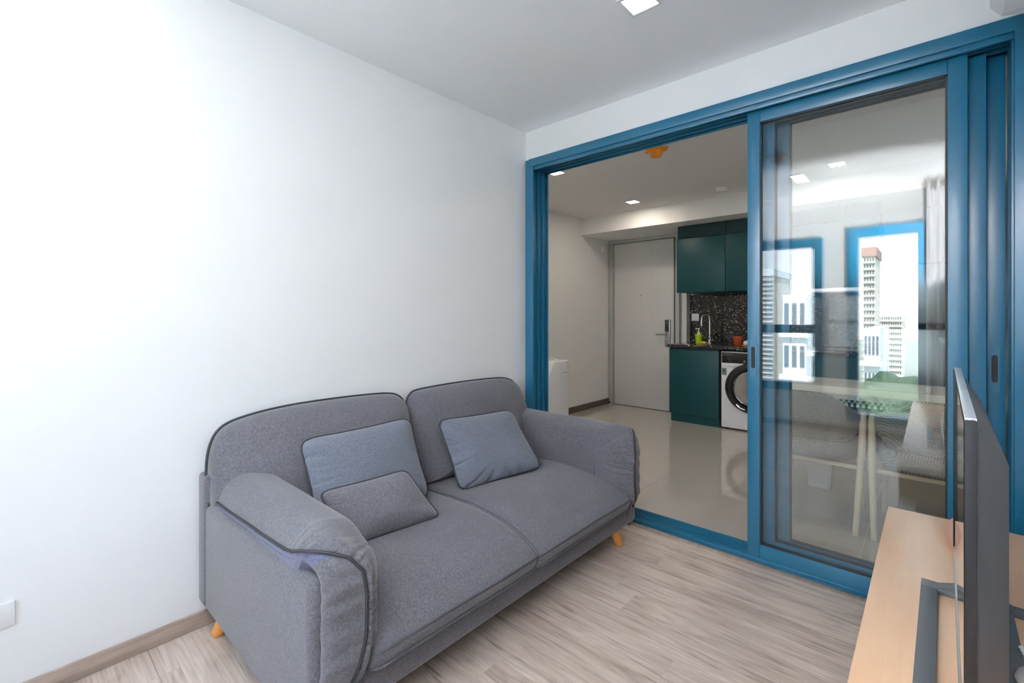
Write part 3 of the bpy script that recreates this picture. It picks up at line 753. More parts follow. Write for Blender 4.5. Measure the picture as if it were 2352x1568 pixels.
# stand ring
st = B()
for (x0, x1, y0, y1, z0, z1) in ((-0.074, -0.042, -0.25, 0.25, 0, 0.012), (0.055, 0.087, -0.25, 0.25, 0, 0.010), (-0.074, 0.111, 0.206, 0.238, 0.0, 0.013), (-0.074, 0.111, -0.25, -0.218, 0.0, 0.013)):
    bx(st, T.x + x0, T.x + x1, T.y + y0, T.y + y1, T.z + z0, T.z + z1, 0.0015)
obj('stand_base', st, 'stand_grey', tv)
for s in (1, -1):
    yy0, yy1 = sorted((s * 0.207, s * 0.237))
    w_ = B(); A = [(-0.055, 0.012), (-0.003, 0.030), (-0.003, zb + 0.01), (0.012, zb + 0.01), (0.012, 0.026), (0.06, 0.012)]
    loft(w_, [[Vector((T.x + p[0], T.y + yv, T.z + p[1])) for p in A] for yv in (yy0, yy1)])
    obj('stand_foot', w_, 'stand_grey', tv)
tv.rotation_euler.z = R(-0.75)

# leaf shaped wooden dish
ld = thing('leaf_dish', (2.134, -0.405, ct), 'pale wooden leaf-shaped dish with carved veins on the console behind the television', 'dish')
q = B(); N = 40; L_ = 0.165; W_ = 0.034
rings = []
for (s, z) in ((0.0, 0.004), (0.35, 0.0045), (0.7, 0.007), (0.93, 0.012), (1.0, 0.0135), (0.97, 0.0105), (0.7, 0.002), (0.3, 0.0)):
    ring = []
    for k in range(N):
        a = 2 * math.pi * k / N; yy = math.cos(a); xx = math.sin(a) * (1 - 0.12 * abs(yy) ** 2)
        ring.append(Vector((2.134 + xx * W_ * max(s, .01), -0.405 + yy * L_ * max(s, .01), ct + z)))
    rings.append(ring)
loft(q, rings); obj('bowl', q, 'leaf_wood', ld, smooth=60)
v_ = B()
for sx in (-1, 1):
    for k in range(9):
        yy = -0.405 + 0.075 - k * 0.019; tube(v_, [(2.134 + sx * 0.006, yy, ct + 0.0048), (2.134 + sx * 0.021, yy - 0.006, ct + 0.0056)], 0.0008, 5)
obj('vein', v_, 'leaf_line', ld, kind='stuff')

# white domed object with a string of beads
wd = thing('beaded_ornament', (2.225, -1.125, ct), 'white rounded ornament with a string of white beads behind the television stand', 'ornament')
q = lathe(B(), [(0.0, 0.0001), (0.030, 0.0005), (0.038, 0.008), (0.040, 0.016), (0.036, 0.027), (0.024, 0.036), (0.010, 0.0395), (0.0, 0.040)], 28, Matrix.Translation((2.225, -1.125, ct)))
obj('dome', q, 'white_plastic', wd, smooth=60)
for k in range(7):
    bb = B(); bmesh.ops.create_icosphere(bb, subdivisions=2, radius=0.0042); bmesh.ops.translate(bb, verts=bb.verts[:], vec=(2.2055 + 0.0012 * k, -1.005 - 0.0125 * k, ct + 0.0148 + 0.001 * k))
    obj('bead', bb, 'white_plastic', wd, smooth=80)
obj('cord', tube(B(), [(2.2055 + 0.0012 * k, -1.005 - 0.0125 * k, ct + 0.0148 + 0.001 * k) for k in range(8)], 0.0008, 5), 'white_plastic', wd)

# air conditioner corner in the upper right
ac = thing('air_conditioner', (XR, -0.75, 2.12), 'white wall-mounted air conditioner whose corner shows top right above the blue jamb', 'air conditioner')
pr = [(XR - 0.002, 2.39), (XR - 0.19, 2.39), (XR - 0.225, 2.375), (XR - 0.234, 2.29), (XR - 0.226, 2.16), (XR - 0.20, 2.122), (XR - 0.13, 2.105), (XR - 0.002, 2.105)]
rings = []
for yy, s in ((-1.18, .96), (-1.172, 1), (-0.318, 1), (-0.31, .96)):
    c = Vector((XR - 0.1, yy, 2.26)); rings.append([c + (Vector((p[0], yy, p[1])) - c) * s if p[0] < XR - 0.01 else Vector((p[0], yy, p[1])) for p in pr])
obj('casing', loft(B(), rings), 'white_plastic', ac, smooth=30)
obj('louver', box(XR - 0.20, XR - 0.12, -1.12, -0.37, 2.106, 2.112), 'white_plastic', ac)

# wall socket plate at lower left
sk = thing('wall_socket', (0.0, -2.455, 0.25), 'white socket plate low on the wall at the left edge', 'socket')
obj('plate', box(0.0, 0.009, -2.512, -2.392, 0.250, 0.322, 0.002), 'white_plastic', sk)
obj('outlet', box(0.009, 0.0105, -2.500, -2.47, 0.262, 0.310, 0.0005), 'white_plastic', sk)

# curtain behind the camera
cr = B(); rows = []
for zz in (0.02, 0.6, 1.2, 1.8, 2.3, 2.43):
    ring = []
    for k in range(121):
        f = k / 120; amp = 0.035 * (0.6 + 0.4 * (1 - zz / 2.43)); x = 2.03 + 0.37 * f
        ring.append(Vector((x, -3.06 + amp * math.sin(f * 2 * math.pi * 6.0) + 0.01 * math.sin(f * 31 + zz * 3), zz)))
    rows.append(ring)
loft(cr, rows, closed_ring=False, caps=False)
cur = obj('curtain', cr, 'curtain', smooth=80, loc=(2.2, -3.06, 0)); sm = cur.modifiers.new('s', 'SOLIDIFY'); sm.thickness = 0.003
meta(cur, 'grey pleated curtain beside the tall window, mirrored at the right of the glass', 'curtain')
obj('curtain_rail', box(0.15, 2.40, -3.09, -3.04, 2.425, 2.44, 0.002), 'white_plastic', loc=(1.2, -3.06, 2.43), label='white curtain rail under the ceiling above the windows', cat='curtain rail')

# ------------------------------------------------------------------ ceiling lights and detectors
def downlight(x, y, z, half, trim, m, label, group):
    t = thing('downlight', (x, y, z), label, 'ceiling light', group)
    b = B()
    for (x0, x1, y0, y1) in ((-trim, trim, -trim, -half), (-trim, trim, half, trim), (-trim, -half, -half, half), (half, trim, -half, half)):
        bx(b, x + x0, x + x1, y + y0, y + y1, z - 0.004, z, 0.0008)
    obj('trim_ring', b, 'white_plastic', t); obj('diffuser', box(x - half, x + half, y - half, y + half, z - 0.003, z - 0.0002), m, t, smooth=None)
downlight(1.205, -0.705, CH, 0.054, 0.068, 'lamp_white', 'square recessed light in the living room ceiling at the top edge', 'living room downlights')
downlight(1.17, -2.33, CH, 0.054, 0.068, 'lamp_white', 'square recessed living room light mirrored at the left of the glass', 'living room downlights')
downlight(-0.27, 0.70, KC, 0.050, 0.057, 'lamp_warm', 'kitchen ceiling light nearest the left door jamb', 'kitchen downlights')
downlight(-0.276, 2.06, KC, 0.050, 0.057, 'lamp_warm', 'kitchen ceiling light in front of the entrance door', 'kitchen downlights')
downlight(1.51, 2.03, KC, 0.050, 0.057, 'lamp_warm', 'kitchen ceiling light seen through the sliding glass', 'kitchen downlights')
def detector(x, y, z, orange, label):
    t = thing('smoke_detector', (x, y, z), label, 'detector')
    fl2 = Matrix.Translation((x, y, z)) @ Matrix.Scale(-1, 4, (0, 0, 1))
    if orange:
        obj('base', lathe(B(), [(0, 0), (0.058, 0), (0.060, 0.012), (0.055, 0.028), (0, 0.03)], 24, fl2), 'white_plastic', t)
        obj('dust_cover', lathe(B(), [(0, 0.028), (0.072, 0.029), (0.073, 0.034), (0.052, 0.044), (0.042, 0.066), (0.034, 0.082), (0.0, 0.084)], 20, fl2), 'orange', t, smooth=35, label='orange dust cover')
        obj('cover_tab', box(x - 0.082, x + 0.082, y - 0.012, y + 0.012, z - 0.040, z - 0.030, 0.002), 'orange', t)
    else:
        obj('base', lathe(B(), [(0, 0), (0.050, 0), (0.054, 0.010), (0.050, 0.022), (0, 0.024)], 28, fl2), 'white_plastic', t)
        obj('sensor_head', lathe(B(), [(0, 0.022), (0.047, 0.023), (0.046, 0.034), (0.034, 0.046), (0.012, 0.052), (0, 0.052)], 28, fl2), 'white_plastic', t, smooth=50)
        b = B()
        for k in range(8):
            a = k * math.pi / 4; tube(b, [(x + 0.030 * math.cos(a), y + 0.030 * math.sin(a), z - 0.0475), (x + 0.040 * math.cos(a), y + 0.040 * math.sin(a), z - 0.0405)], 0.002, 5)
        obj('slot', b, 'black', t, kind='stuff')
downlight(1.51, 0.70, KC, 0.050, 0.057, 'lamp_warm', 'added kitchen ceiling light above the dining chairs, just inside the sliding door', 'kitchen downlights')  # extra lamp completing the grid, added to brighten the kitchen
detector(0.63, 0.68, KC, True, 'white ceiling detector with orange dust cover inside the kitchen opening')
detector(1.185, -1.50, CH, True, 'orange covered living room detector mirrored at the left of the glass')
detector(0.604, 2.12, KC, False, 'plain white smoke detector in the kitchen ceiling')

# ------------------------------------------------------------------ entrance door (door_5)
d5 = thing('door_5', (-0.69, KY1, 0), 'pale grey entrance door at the back of the kitchen', kind='structure')
obj('leaf', box(-1.085, -0.270, 3.085, 3.125, 0.006, 2.130, 0.002), 'door_paint', d5)
b = box(-1.150, -1.092, 3.0605, 3.14, 0, 2.1355, 0.001); bx(b, -1.155, -0.19, 3.060, 3.14, 2.136, 2.177, 0.002); obj('frame', b, 'door_frame_paint', d5)
b = box(-0.238, -0.191, 3.0605, 3.14, 0, 2.1355, 0.001); obj('frame', b, 'door_frame_paint', d5)
obj('gap_seal', box(-0.266, -0.240, 3.10, 3.138, 0, 2.135), 'rubber', d5)
obj('edge_strip', box(-0.2695, -0.262, 3.088, 3.124, 0.01, 2.128, 0.001), 'steel', d5)
for xx in (-0.535, -0.470): obj('groove', box(xx - 0.001, xx + 0.001, 3.0846, 3.0860, 0.01, 2.12), 'door_frame_paint', d5)
for zz in (1.86, 1.72, 1.01, 0.27): obj('hinge', tube(B(), [(-1.088, 3.078, zz), (-1.088, 3.078, zz + 0.10)], 0.007, 10), 'steel', d5)
obj('peephole', lathe(B(), [(0, 0), (0.012, 0), (0.012, 0.005), (0.006, 0.007), (0, 0.007)], 16, Matrix.Translation((-0.70, 3.085, 1.437)) @ Matrix.Rotation(R(90), 4, 'X')), 'steel', d5)
lk = obj('smart_lock', box(-0.372, -0.302, 3.062, 3.0855, 0.80, 1.135, 0.010, 3), 'steel', d5, label='silver and black electronic lock')
obj('keypad', box(-0.367, -0.318, 3.0595, 3.064, 0.985, 1.125, 0.002), 'gloss_black', lk)
obj('lever', tube(B(), [(-0.345, 3.062, 0.952), (-0.345, 3.035, 0.952), (-0.36, 3.032, 0.952), (-0.475, 3.032, 0.952)], [0.009, 0.009, 0.010, 0.009], 12), 'steel', lk)
obj('key_cylinder', lathe(B(), [(0, 0), (0.010, 0), (0.010, 0.006), (0, 0.007)], 16, Matrix.Translation((-0.343, 3.063, 0.89)) @ Matrix.Rotation(R(90), 4, 'X')), 'chrome', lk)
obj('key_cylinder', lathe(B(), [(0, 0), (0.008, 0), (0.008, 0.004), (0, 0.005)], 16, Matrix.Translation((-0.343, 3.0615, 1.095)) @ Matrix.Rotation(R(90), 4, 'X')), 'steel', lk)
# wall return beside the kitchen niche
t2_ = box(-0.189, -0.136, 3.06, 3.14, 0, 0.82); bx(t2_, -0.205, -0.131, 3.20, 3.2552, 0.861, 1.436)
struct('trim_2', t2_, 'kitchen_paint', label='narrow white wall return between the entrance door and kitchen')
# door stop on the floor
dsx, dsy = -1.10, 2.99
ds = thing('door_stop', (dsx, dsy, 0), 'small chrome and black door stop on the tiles by the entrance door', 'door stop')
obj('post', lathe(B(), [(0, 0), (0.016, 0), (0.016, 0.004), (0.009, 0.006), (0.009, 0.030), (0, 0.030)], 18, Matrix.Translation((dsx, dsy, 0))), 'chrome', ds)
obj('bumper', lathe(B(), [(0, 0.030), (0.018, 0.030), (0.018, 0.042), (0, 0.043)], 18, Matrix.Translation((dsx, dsy, 0))), 'black', ds)
# small white sensor high on the kitchen side wall
sn = thing('wall_sensor', (KX0, 2.93, 2.02), 'small white sensor on the kitchen side wall near the door corner', 'sensor')
obj('box', box(KX0, KX0 + 0.012, 2.88, 2.985, 2.02, 2.10, 0.002), 'white_plastic', sn); obj('cover', box(KX0 + 0.012, KX0 + 0.022, 2.90, 2.965, 2.035, 2.085, 0.002), 'white_plastic', sn)

# ------------------------------------------------------------------ kitchen cabinets
FY = 2.65; WY = 3.245
def base_cab(x0, x1, label):
    t = thing('base_cabinet', ((x0 + x1) / 2, FY + 0.3, 0), label, 'cabinet', 'dark green base cabinets')
    obj('body', box(x0 + 0.001, x1 - 0.001, FY + 0.021, WY, 0.10, 0.829), 'green', t)
    obj('door', box(x0 + 0.002, x1 - 0.002, FY, FY + 0.02, 0.095, 0.808, 0.001), 'green', t)
    obj('toe_kick', box(x0 + 0.015, x1, FY + 0.02, FY + 0.04, 0.0, 0.0995), 'green', t)
    obj('finger_rail', box(x0 + 0.002, x1 - 0.002, FY + 0.010, FY + 0.0205, 0.810, 0.829), 'green_dark', t)
base_cab(-0.135, 0.405, 'dark green base cabinet under the sink, left of the washing machine')
base_cab(1.055, 1.73, 'dark green base cabinet right of the washing machine behind the dining table')
wt_ = obj('worktop', box(-0.155, 1.735, FY - 0.012, WY, 0.8295, 0.860, 0.0015), 'terrazzo', loc=(0.8, 2.95, 0.83)); meta(wt_, 'black terrazzo kitchen worktop above the washing machine', 'worktop')
bs_ = obj('backsplash', box(-0.1305, 1.735, 3.2455, 3.2545, 0.8605, 1.44), 'terrazzo', loc=(0.8, 3.25, 0.86)); meta(bs_, 'black terrazzo backsplash panel with orange and white chips', 'backsplash')
def upper(x0, x1, label):
    t = thing('wall_cabinet', ((x0 + x1) / 2, 2.95, 1.439), label, 'cabinet', 'dark green wall cabinets')
    obj('body', box(x0 + 0.001, x1 - 0.001, 2.686, WY, 1.441, 2.04), 'green', t)
    obj('door', box(x0 - 0.008 if x0 < 0.2 else x0 + 0.0015, x1 - 0.0015, 2.665, 2.685, 1.437, 2.037, 0.001), 'green', t)
    obj('top_filler', box(x0 + 0.001, x1 - 0.001, 2.672, 2.90, 2.042, 2.1775), 'green_dark', t)
for i, lab in enumerate(('leftmost dark green wall cabinet beside the entrance door', 'dark green wall cabinet second from the entrance door above the tap', 'dark green wall cabinet above the cooker hood', 'dark green wall cabinet above the fridge')):
    upper(-0.045 + 0.51 * i if i < 3 else 1.486, 0.463 + 0.51 * i if i < 3 else 1.73, lab)
hd = thing('cooker_hood', (1.35, 2.9, 1.44), 'slim silver cooker hood under the green wall cabinets', 'cooker hood')
obj('body', box(1.06, 1.66, 2.66, 3.2, 1.400, 1.4355, 0.003), 'steel', hd); obj('front_strip', box(1.06, 1.66, 2.635, 2.6595, 1.395, 1.4358, 0.003), 'bright_silver', hd)
# fridge
fr = thing('fridge', (2.05, 2.95, 0), 'tall grey two-door fridge at the right end of the kitchen', 'fridge')
obj('body', box(1.752, 2.40, 2.70, 3.22, 0.02, 1.615, 0.01), 'fridge_steel', fr)
obj('door', box(1.752, 2.40, 2.645, 2.698, 1.115, 1.613, 0.012, 3), 'fridge_steel', fr); obj('door', box(1.752, 2.40, 2.645, 2.698, 0.05, 1.075, 0.012, 3), 'fridge_steel', fr)
obj('gap_strip', box(1.76, 2.39, 2.67, 2.70, 1.072, 1.118), 'black', fr)
for zz in (0.55, 1.16): obj('handle', box(1.775, 1.79, 2.622, 2.645, zz, zz + 0.36 if zz > 1 else zz + 0.5, 0.004), 'steel', fr)
for (xx, yy) in ((1.79, 2.74), (2.36, 2.74), (1.79, 3.18), (2.36, 3.18)): obj('foot', lathe(B(), [(0, 0), (0.018, 0), (0.018, 0.022), (0, 0.022)], 12, Matrix.Translation((xx, yy, 0))), 'black', fr)

# washing machine
wx0, wx1 = 0.428, 1.028; wc = (0.724, 0.447)
wm = thing('washing_machine', (0.728, 2.93, 0), 'white front-loading washing machine with black door ring under the worktop', 'washing machine')
obj('body', box(wx0, wx1, 2.655, 3.2, 0.018, 0.808, 0.008, 3), 'white_enamel', wm)
cp = obj('control_panel', box(wx0 + 0.008, wx1 - 0.008, 2.646, 2.656, 0.692, 0.800, 0.003), 'gloss_black', wm, label='black control panel')
FX = Matrix.Rotation(R(90), 4, 'X')
obj('brand_text', text_bm('TOSHIBA', 0.020, Matrix.Translation((0.497, 2.6455, 0.782)) @ FX), 'label_grey', cp, smooth=None)
obj('small_text', text_bm('inverter', 0.010, Matrix.Translation((0.655, 2.6455, 0.703)) @ FX), 'label_grey', cp, smooth=None)
obj('emblem', box(0.649, 0.664, 2.6445, 2.647, 0.713, 0.724, 0.001), 'label_tan', cp)
b = B()
for k in range(5): bx(b, 0.765, 0.785, 2.6448, 2.647, 0.712 + k * 0.016, 0.714 + k * 0.016)
obj('programme_mark', b, 'label_grey', cp, kind='stuff')
obj('status_light', box(0.745, 0.754, 2.6445, 2.647, 0.736, 0.743, 0.001), 'led_white', cp)
obj('divider', box(0.718, 0.7195, 2.6448, 2.647, 0.694, 0.798), 'label_grey', cp)
obj('dial', lathe(B(), [(0, 0), (0.040, 0), (0.040, 0.012), (0.035, 0.020), (0, 0.021)], 32, Matrix.Translation((0.850, 2.646, 0.746)) @ FX), 'steel', cp)
obj('dial_face', lathe(B(), [(0, 0.019), (0.031, 0.020), (0.031, 0.0235), (0, 0.024)], 32, Matrix.Translation((0.850, 2.646, 0.746)) @ FX), 'gloss_black', cp)
obj('detergent_drawer', box(wx0 + 0.004, 0.718, 2.650, 2.656, 0.645, 0.690, 0.003), 'white_enamel', wm)
obj('drawer_pull', box(0.485, 0.650, 2.640, 2.652, 0.660, 0.689, 0.006, 3), 'white_plastic', wm)
sk_ = obj('sticker', box(0.436, 0.482, 2.6528, 2.6552, 0.563, 0.635), 'label_grey', wm, label='grey sticker with the number 8')
obj('sticker_figure', text_bm('8', 0.050, Matrix.Translation((0.454, 2.6526, 0.606)) @ FX), 'black', sk_, smooth=None)
obj('sticker_text', text_bm('kg', 0.014, Matrix.Translation((0.475, 2.6526, 0.594)) @ FX), 'black', sk_, smooth=None)
obj('sticker_text', text_bm('INVERTER', 0.0085, Matrix.Translation((0.459, 2.6526, 0.572)) @ FX), 'black', sk_, smooth=None)
DM = Matrix.Translation((wc[0], 2.655, wc[1])) @ FX
obj('door_ring', lathe(B(), [(0.168, -0.004), (0.250, -0.004), (0.256, 0.008), (0.248, 0.030), (0.215, 0.042), (0.178, 0.038), (0.166, 0.020), (0.168, -0.004)], 64, DM), 'gloss_black', wm, smooth=50)
obj('chrome_ring', lathe(B(), [(0.157, -0.002), (0.168, -0.002), (0.168, 0.024), (0.160, 0.027), (0.157, 0.02)], 64, DM), 'chrome', wm, smooth=50)
obj('door_glass', lathe(B(), [(0, 0.002), (0.158, 0.002), (0.158, 0.018), (0.13, 0.010), (0.07, 0.002), (0.0, 0.000)], 48, DM), 'door_glass', wm, smooth=50)
b = B()
for rr_, cnt in ((0.03, 6), (0.055, 11), (0.08, 15), (0.105, 20)):
    for k in range(cnt):
        a = 2 * math.pi * k / cnt; lathe(b, [(0, 0), (0.004, 0), (0.004, 0.003), (0, 0.003)], 6, Matrix.Translation((wc[0] + rr_ * math.cos(a), 2.649, wc[1] + rr_ * math.sin(a))) @ FX)
obj('drum_holes', b, 'steel', wm, kind='stuff')
b = B(); tube(b, [(wc[0] - 0.155 + 0.02, 2.612, wc[1] - 0.17), (wc[0] - 0.10, 2.608, wc[1] - 0.20), (wc[0] - 0.05, 2.608, wc[1] - 0.215)], 0.009, 8); obj('door_grip', b, 'chrome', wm)
for (xx, yy) in ((0.47, 2.70), (0.985, 2.70), (0.47, 3.15), (0.985, 3.15)): obj('foot', lathe(B(), [(0, 0), (0.02, 0), (0.02, 0.02), (0, 0.02)], 12, Matrix.Translation((xx, yy, 0))), 'black', wm)
# shadow gap infill around machine
tr3 = box(0.4055, 0.4265, 2.70, 2.72, 0.0, 0.828); struct('trim_3', tr3, 'black', label='black shadow gap strip beside the washing machine')

# kitchen counter items
CZ = 0.8605
fa = thing('kitchen_tap', (0.18, 3.03, CZ), 'tall curved chrome kitchen tap on the terrazzo worktop', 'tap')
obj('base', lathe(B(), [(0, 0), (0.024, 0), (0.022, 0.010), (0.017, 0.016), (0.017, 0.075), (0.012, 0.085), (0, 0.085)], 20, Matrix.Translation((0.18, 3.03, CZ))), 'chrome', fa, smooth=50)
pts = [(0.18, 3.03, CZ + 0.08), (0.18, 3.03, CZ + 0.22), (0.18, 3.03, CZ + 0.275)] + [(0.18 - 0.035 + 0.035 * math.cos(a), 3.03 - 0.03 + 0.03 * math.cos(a), CZ + 0.275 + 0.06 * math.sin(a)) for a in [math.pi * k / 10 for k in range(1, 10)]] + [(0.110, 2.97, CZ + 0.26), (0.110, 2.97, CZ + 0.20)]
obj('spout', tube(B(), pts, 0.009, 12), 'chrome', fa, smooth=80); obj('lever', tube(B(), [(0.18, 3.025, CZ + 0.06), (0.155, 2.975, CZ + 0.065), (0.145, 2.955, CZ + 0.068)], [0.011, 0.010, 0.013], 10), 'chrome', fa, smooth=80)
sdx, sdy = 0.085, 2.95
sd = thing('soap_dispenser', (sdx, sdy, CZ), 'lime green soap dispenser with white pump beside the tap', 'soap dispenser')
obj('bottle', lathe(B(), [(0, 0), (0.030, 0), (0.032, 0.01), (0.040, 0.100), (0.041, 0.104), (0.036, 0.108), (0.014, 0.112), (0, 0.112)], 24, Matrix.Translation((sdx, sdy, CZ))), 'lime', sd, smooth=50)
b = lathe(B(), [(0, 0.112), (0.016, 0.112), (0.016, 0.128), (0.008, 0.134), (0.005, 0.170), (0.006, 0.180), (0, 0.181)], 16, Matrix.Translation((sdx, sdy, CZ))); tube(b, [(sdx + 0.012, sdy, CZ + 0.176), (sdx - 0.036, sdy - 0.006, CZ + 0.172)], 0.0045, 8)
obj('pump', b, 'white_plastic', sd, smooth=50)
sp2 = obj('sponge', box(0.130, 0.195, 2.86, 2.92, CZ, CZ + 0.032, 0.010, 3), 'sponge', loc=(0.16, 2.89, CZ)); meta(sp2, 'yellow sponge between the green dispenser and the tap', 'sponge')
cpx, cpy = 0.525, 2.88
cu_ = obj('cup', lathe(B(), [(0, 0), (0.035, 0), (0.038, 0.004), (0.052, 0.098), (0.049, 0.099), (0.036, 0.008), (0, 0.006)], 28, Matrix.Translation((cpx, cpy, CZ))), 'copper', loc=(cpx, cpy, CZ), smooth=50); meta(cu_, 'copper orange tumbler standing on the worktop above the washing machine', 'cup')
ty = obj('tray', box(0.595, 0.78, 2.78, 2.92, CZ, CZ + 0.018, 0.004), 'tray_wood', loc=(0.69, 2.85, CZ)); meta(ty, 'low brown wooden tray right of the copper tumbler', 'tray')
for i, (xx, yy) in enumerate(((0.625, 2.83), (0.675, 2.86))):
    b = tube(B(), [(xx, yy - 0.035, CZ + 0.0395), (xx, yy + 0.035, CZ + 0.0395)], 0.021, 20)
    o = obj('towel_roll', b, 'tissue', loc=(xx, yy, CZ + 0.018)); meta(o, ('left' if i == 0 else 'right') + ' white rolled cloth on the brown wooden tray', 'cloth', 'rolled cloths on the tray')
bt = thing('bottle', (0.735, 2.89, CZ + 0.018), 'clear bottle with blue label partly hidden by the door stile', 'bottle')
obj('body', lathe(B(), [(0, 0), (0.030, 0), (0.033, 0.01), (0.033, 0.17), (0.026, 0.20), (0.012, 0.225), (0.012, 0.245), (0, 0.246)], 20, Matrix.Translation((0.735, 2.89, CZ + 0.0185))), 'bottle_glass', bt, smooth=50)
obj('label_band', lathe(B(), [(0.0338, 0.09), (0.0342, 0.09), (0.0342, 0.15), (0.0338, 0.15)], 20, Matrix.Translation((0.735, 2.89, CZ + 0.0185))), 'bottle_blue', bt)
obj('cap', lathe(B(), [(0, 0.245), (0.014, 0.245), (0.014, 0.265), (0, 0.266)], 16, Matrix.Translation((0.735, 2.89, CZ + 0.0185))), 'bottle_blue', bt)
sw = thing('wall_switch', (-0.065, 3.245, 1.12), 'square white switch plate on the terrazzo backsplash left of the tap', 'switch')
obj('plate', box(-0.108, -0.020, 3.236, 3.2452, 1.118, 1.206, 0.002), 'white_plastic', sw); obj('rocker', box(-0.092, -0.036, 3.233, 3.2362, 1.134, 1.190, 0.001), 'white_plastic', sw)

# portable white appliance near the left kitchen wall
pa = thing('portable_air_conditioner', (-0.68, 1.04, 0), 'white portable air conditioner standing behind the far armrest inside the kitchen', 'air conditioner')
q = B(); prf = [(0.86, 0.03), (1.22, 0.03), (1.22, 0.752), (1.21, 0.760), (0.985, 0.760), (0.90, 0.62), (0.86, 0.56)]
prism(q, *[[Vector((xx, p[0], p[1])) for p in prf] for xx in (-0.86, -0.50)], 0.010)
obj('casing', q, 'white_enamel', pa, smooth=35)
obj('handle_recess', box(-0.502, -0.496, 1.10, 1.19, 0.610, 0.660, 0.010, 3), 'white_plastic', pa)
obj('handle_lip', box(-0.500, -0.494, 1.105, 1.185, 0.648, 0.655, 0.003), 'label_grey', pa)
obj('side_grip', tube(B(), [(-0.4985, 0.93, 0.22), (-0.4955, 0.955, 0.232), (-0.4985, 0.98, 0.22)], 0.003, 6), 'label_grey', pa)
obj('power_cord', tube(B(), catmull([(-0.80, 0.90, 0.815), (-0.66, 0.96, 0.80), (-0.54, 1.02, 0.785), (-0.489, 1.075, 0.740), (-0.489, 1.10, 0.62), (-0.490, 1.095, 0.40), (-0.490, 1.08, 0.20), (-0.490, 1.08, 0.05)], 8), 0.0045, 8), 'white_plastic', pa, smooth=80)
obj('base', box(-0.85, -0.51, 0.87, 1.21, 0.0, 0.032, 0.005), 'label_grey', pa)

# ------------------------------------------------------------------ dining table, chairs, things on it
TZ = 0.735; tx0, tx1, ty0, ty1 = 1.20, 2.50, 0.83, 1.60
tt = thing('dining_table', (1.85, 1.2, 0), 'pale wooden dining table behind the sliding glass', 'table')
obj('tabletop', box(tx0, tx1, ty0, ty1, TZ - 0.028, TZ, 0.003), 'table_laminate', tt)
for xx in (tx0 + 0.06, tx1 - 0.11):
    for yy in (ty0 + 0.10, ty1 - 0.11): obj('leg', box(xx, xx + 0.05, yy, yy + 0.05, 0.0, TZ - 0.0285, 0.003), 'pale_wood', tt)
obj('stretcher', box(tx0 + 0.11, tx1 - 0.11, 1.18, 1.205, 0.225, 0.30, 0.002), 'pale_wood', tt)
for xx in (tx0 + 0.06, tx1 - 0.11): obj('side_stretcher', box(xx + 0.005, xx + 0.045, ty0 + 0.15, ty1 - 0.11, 0.225, 0.30, 0.002), 'pale_wood', tt)
ru = thing('table_runner', (1.85, 0.95, TZ), 'white lace cloth with pompom fringe along the near edge of the dining table', 'tablecloth')
obj('cloth', box(tx0 + 0.04, tx1 - 0.04, ty0 - 0.006, 1.12, TZ + 0.0002, TZ + 0.0022), 'lace', ru)
b = B(); n = 46; yy = ty0 - 0.006; x0_ = tx0 + 0.05; dx = (tx1 - tx0 - 0.1) / n
for k in range(n + 1):
    xx = x0_ + dx * k
    for s in (-1, 1):
        pt = [Vector((xx, yy, TZ)), Vector((xx + s * dx * 1.5, yy - 0.001, TZ - 0.052))]
        if x0_ - .01 < pt[1].x < x0_ + dx * n + .01: tube(b, pt, 0.0016, 5)
for zz in (TZ - 0.002, TZ - 0.026): tube(b, [(x0_, yy, zz), (x0_ + dx * n, yy, zz)], 0.0014, 5)
obj('fringe', b, 'lace', ru, kind='stuff')
bb0 = B(); bmesh.ops.create_icosphere(bb0, subdivisions=2, radius=0.0085); pm = None
for k in range(n):
    loc = (x0_ + dx * (k + 0.5) - 1.85, yy - 0.002 - 0.95, -0.060)
    if pm is None: pm = obj('pompom', bb0, 'lace', ru, smooth=80, local=True); pm.location = loc
    else:
        o = pm.copy(); COL.objects.link(o); o.location = loc
bkb = thing('booklet', (1.93, 1.27, TZ), 'white booklet lying on the dining table', 'booklet')
q = box(1.78, 2.06, 1.16, 1.42, TZ + 0.0002, TZ + 0.010, 0.001); obj('pages', q, 'paper', bkb); obj('cover', box(1.778, 2.062, 1.158, 1.422, TZ + 0.0102, TZ + 0.0118), 'white_plastic', bkb)
bin_ = thing('waste_bin', (1.49, 1.43, 0), 'small white bin on the kitchen floor under the dining table', 'bin')
q = B(); loft(q, [[Vector((1.49 + sx * s, 1.43 + sy * s, z)) for sx, sy in ((-1, -1), (1, -1), (1, 1), (-1, 1))] for s, z in ((0.062, 0.0), (0.080, 0.27), (0.083, 0.27), (0.083, 0.285), (0.076, 0.285), (0.058, 0.01))]); bmesh.ops.bevel(q, geom=[e for e in q.edges if abs(e.verts[0].co.z - e.verts[1].co.z) > 0.1], offset=0.012, segments=3, affect='EDGES')
obj('bin_body', q, 'white_plastic', bin_)

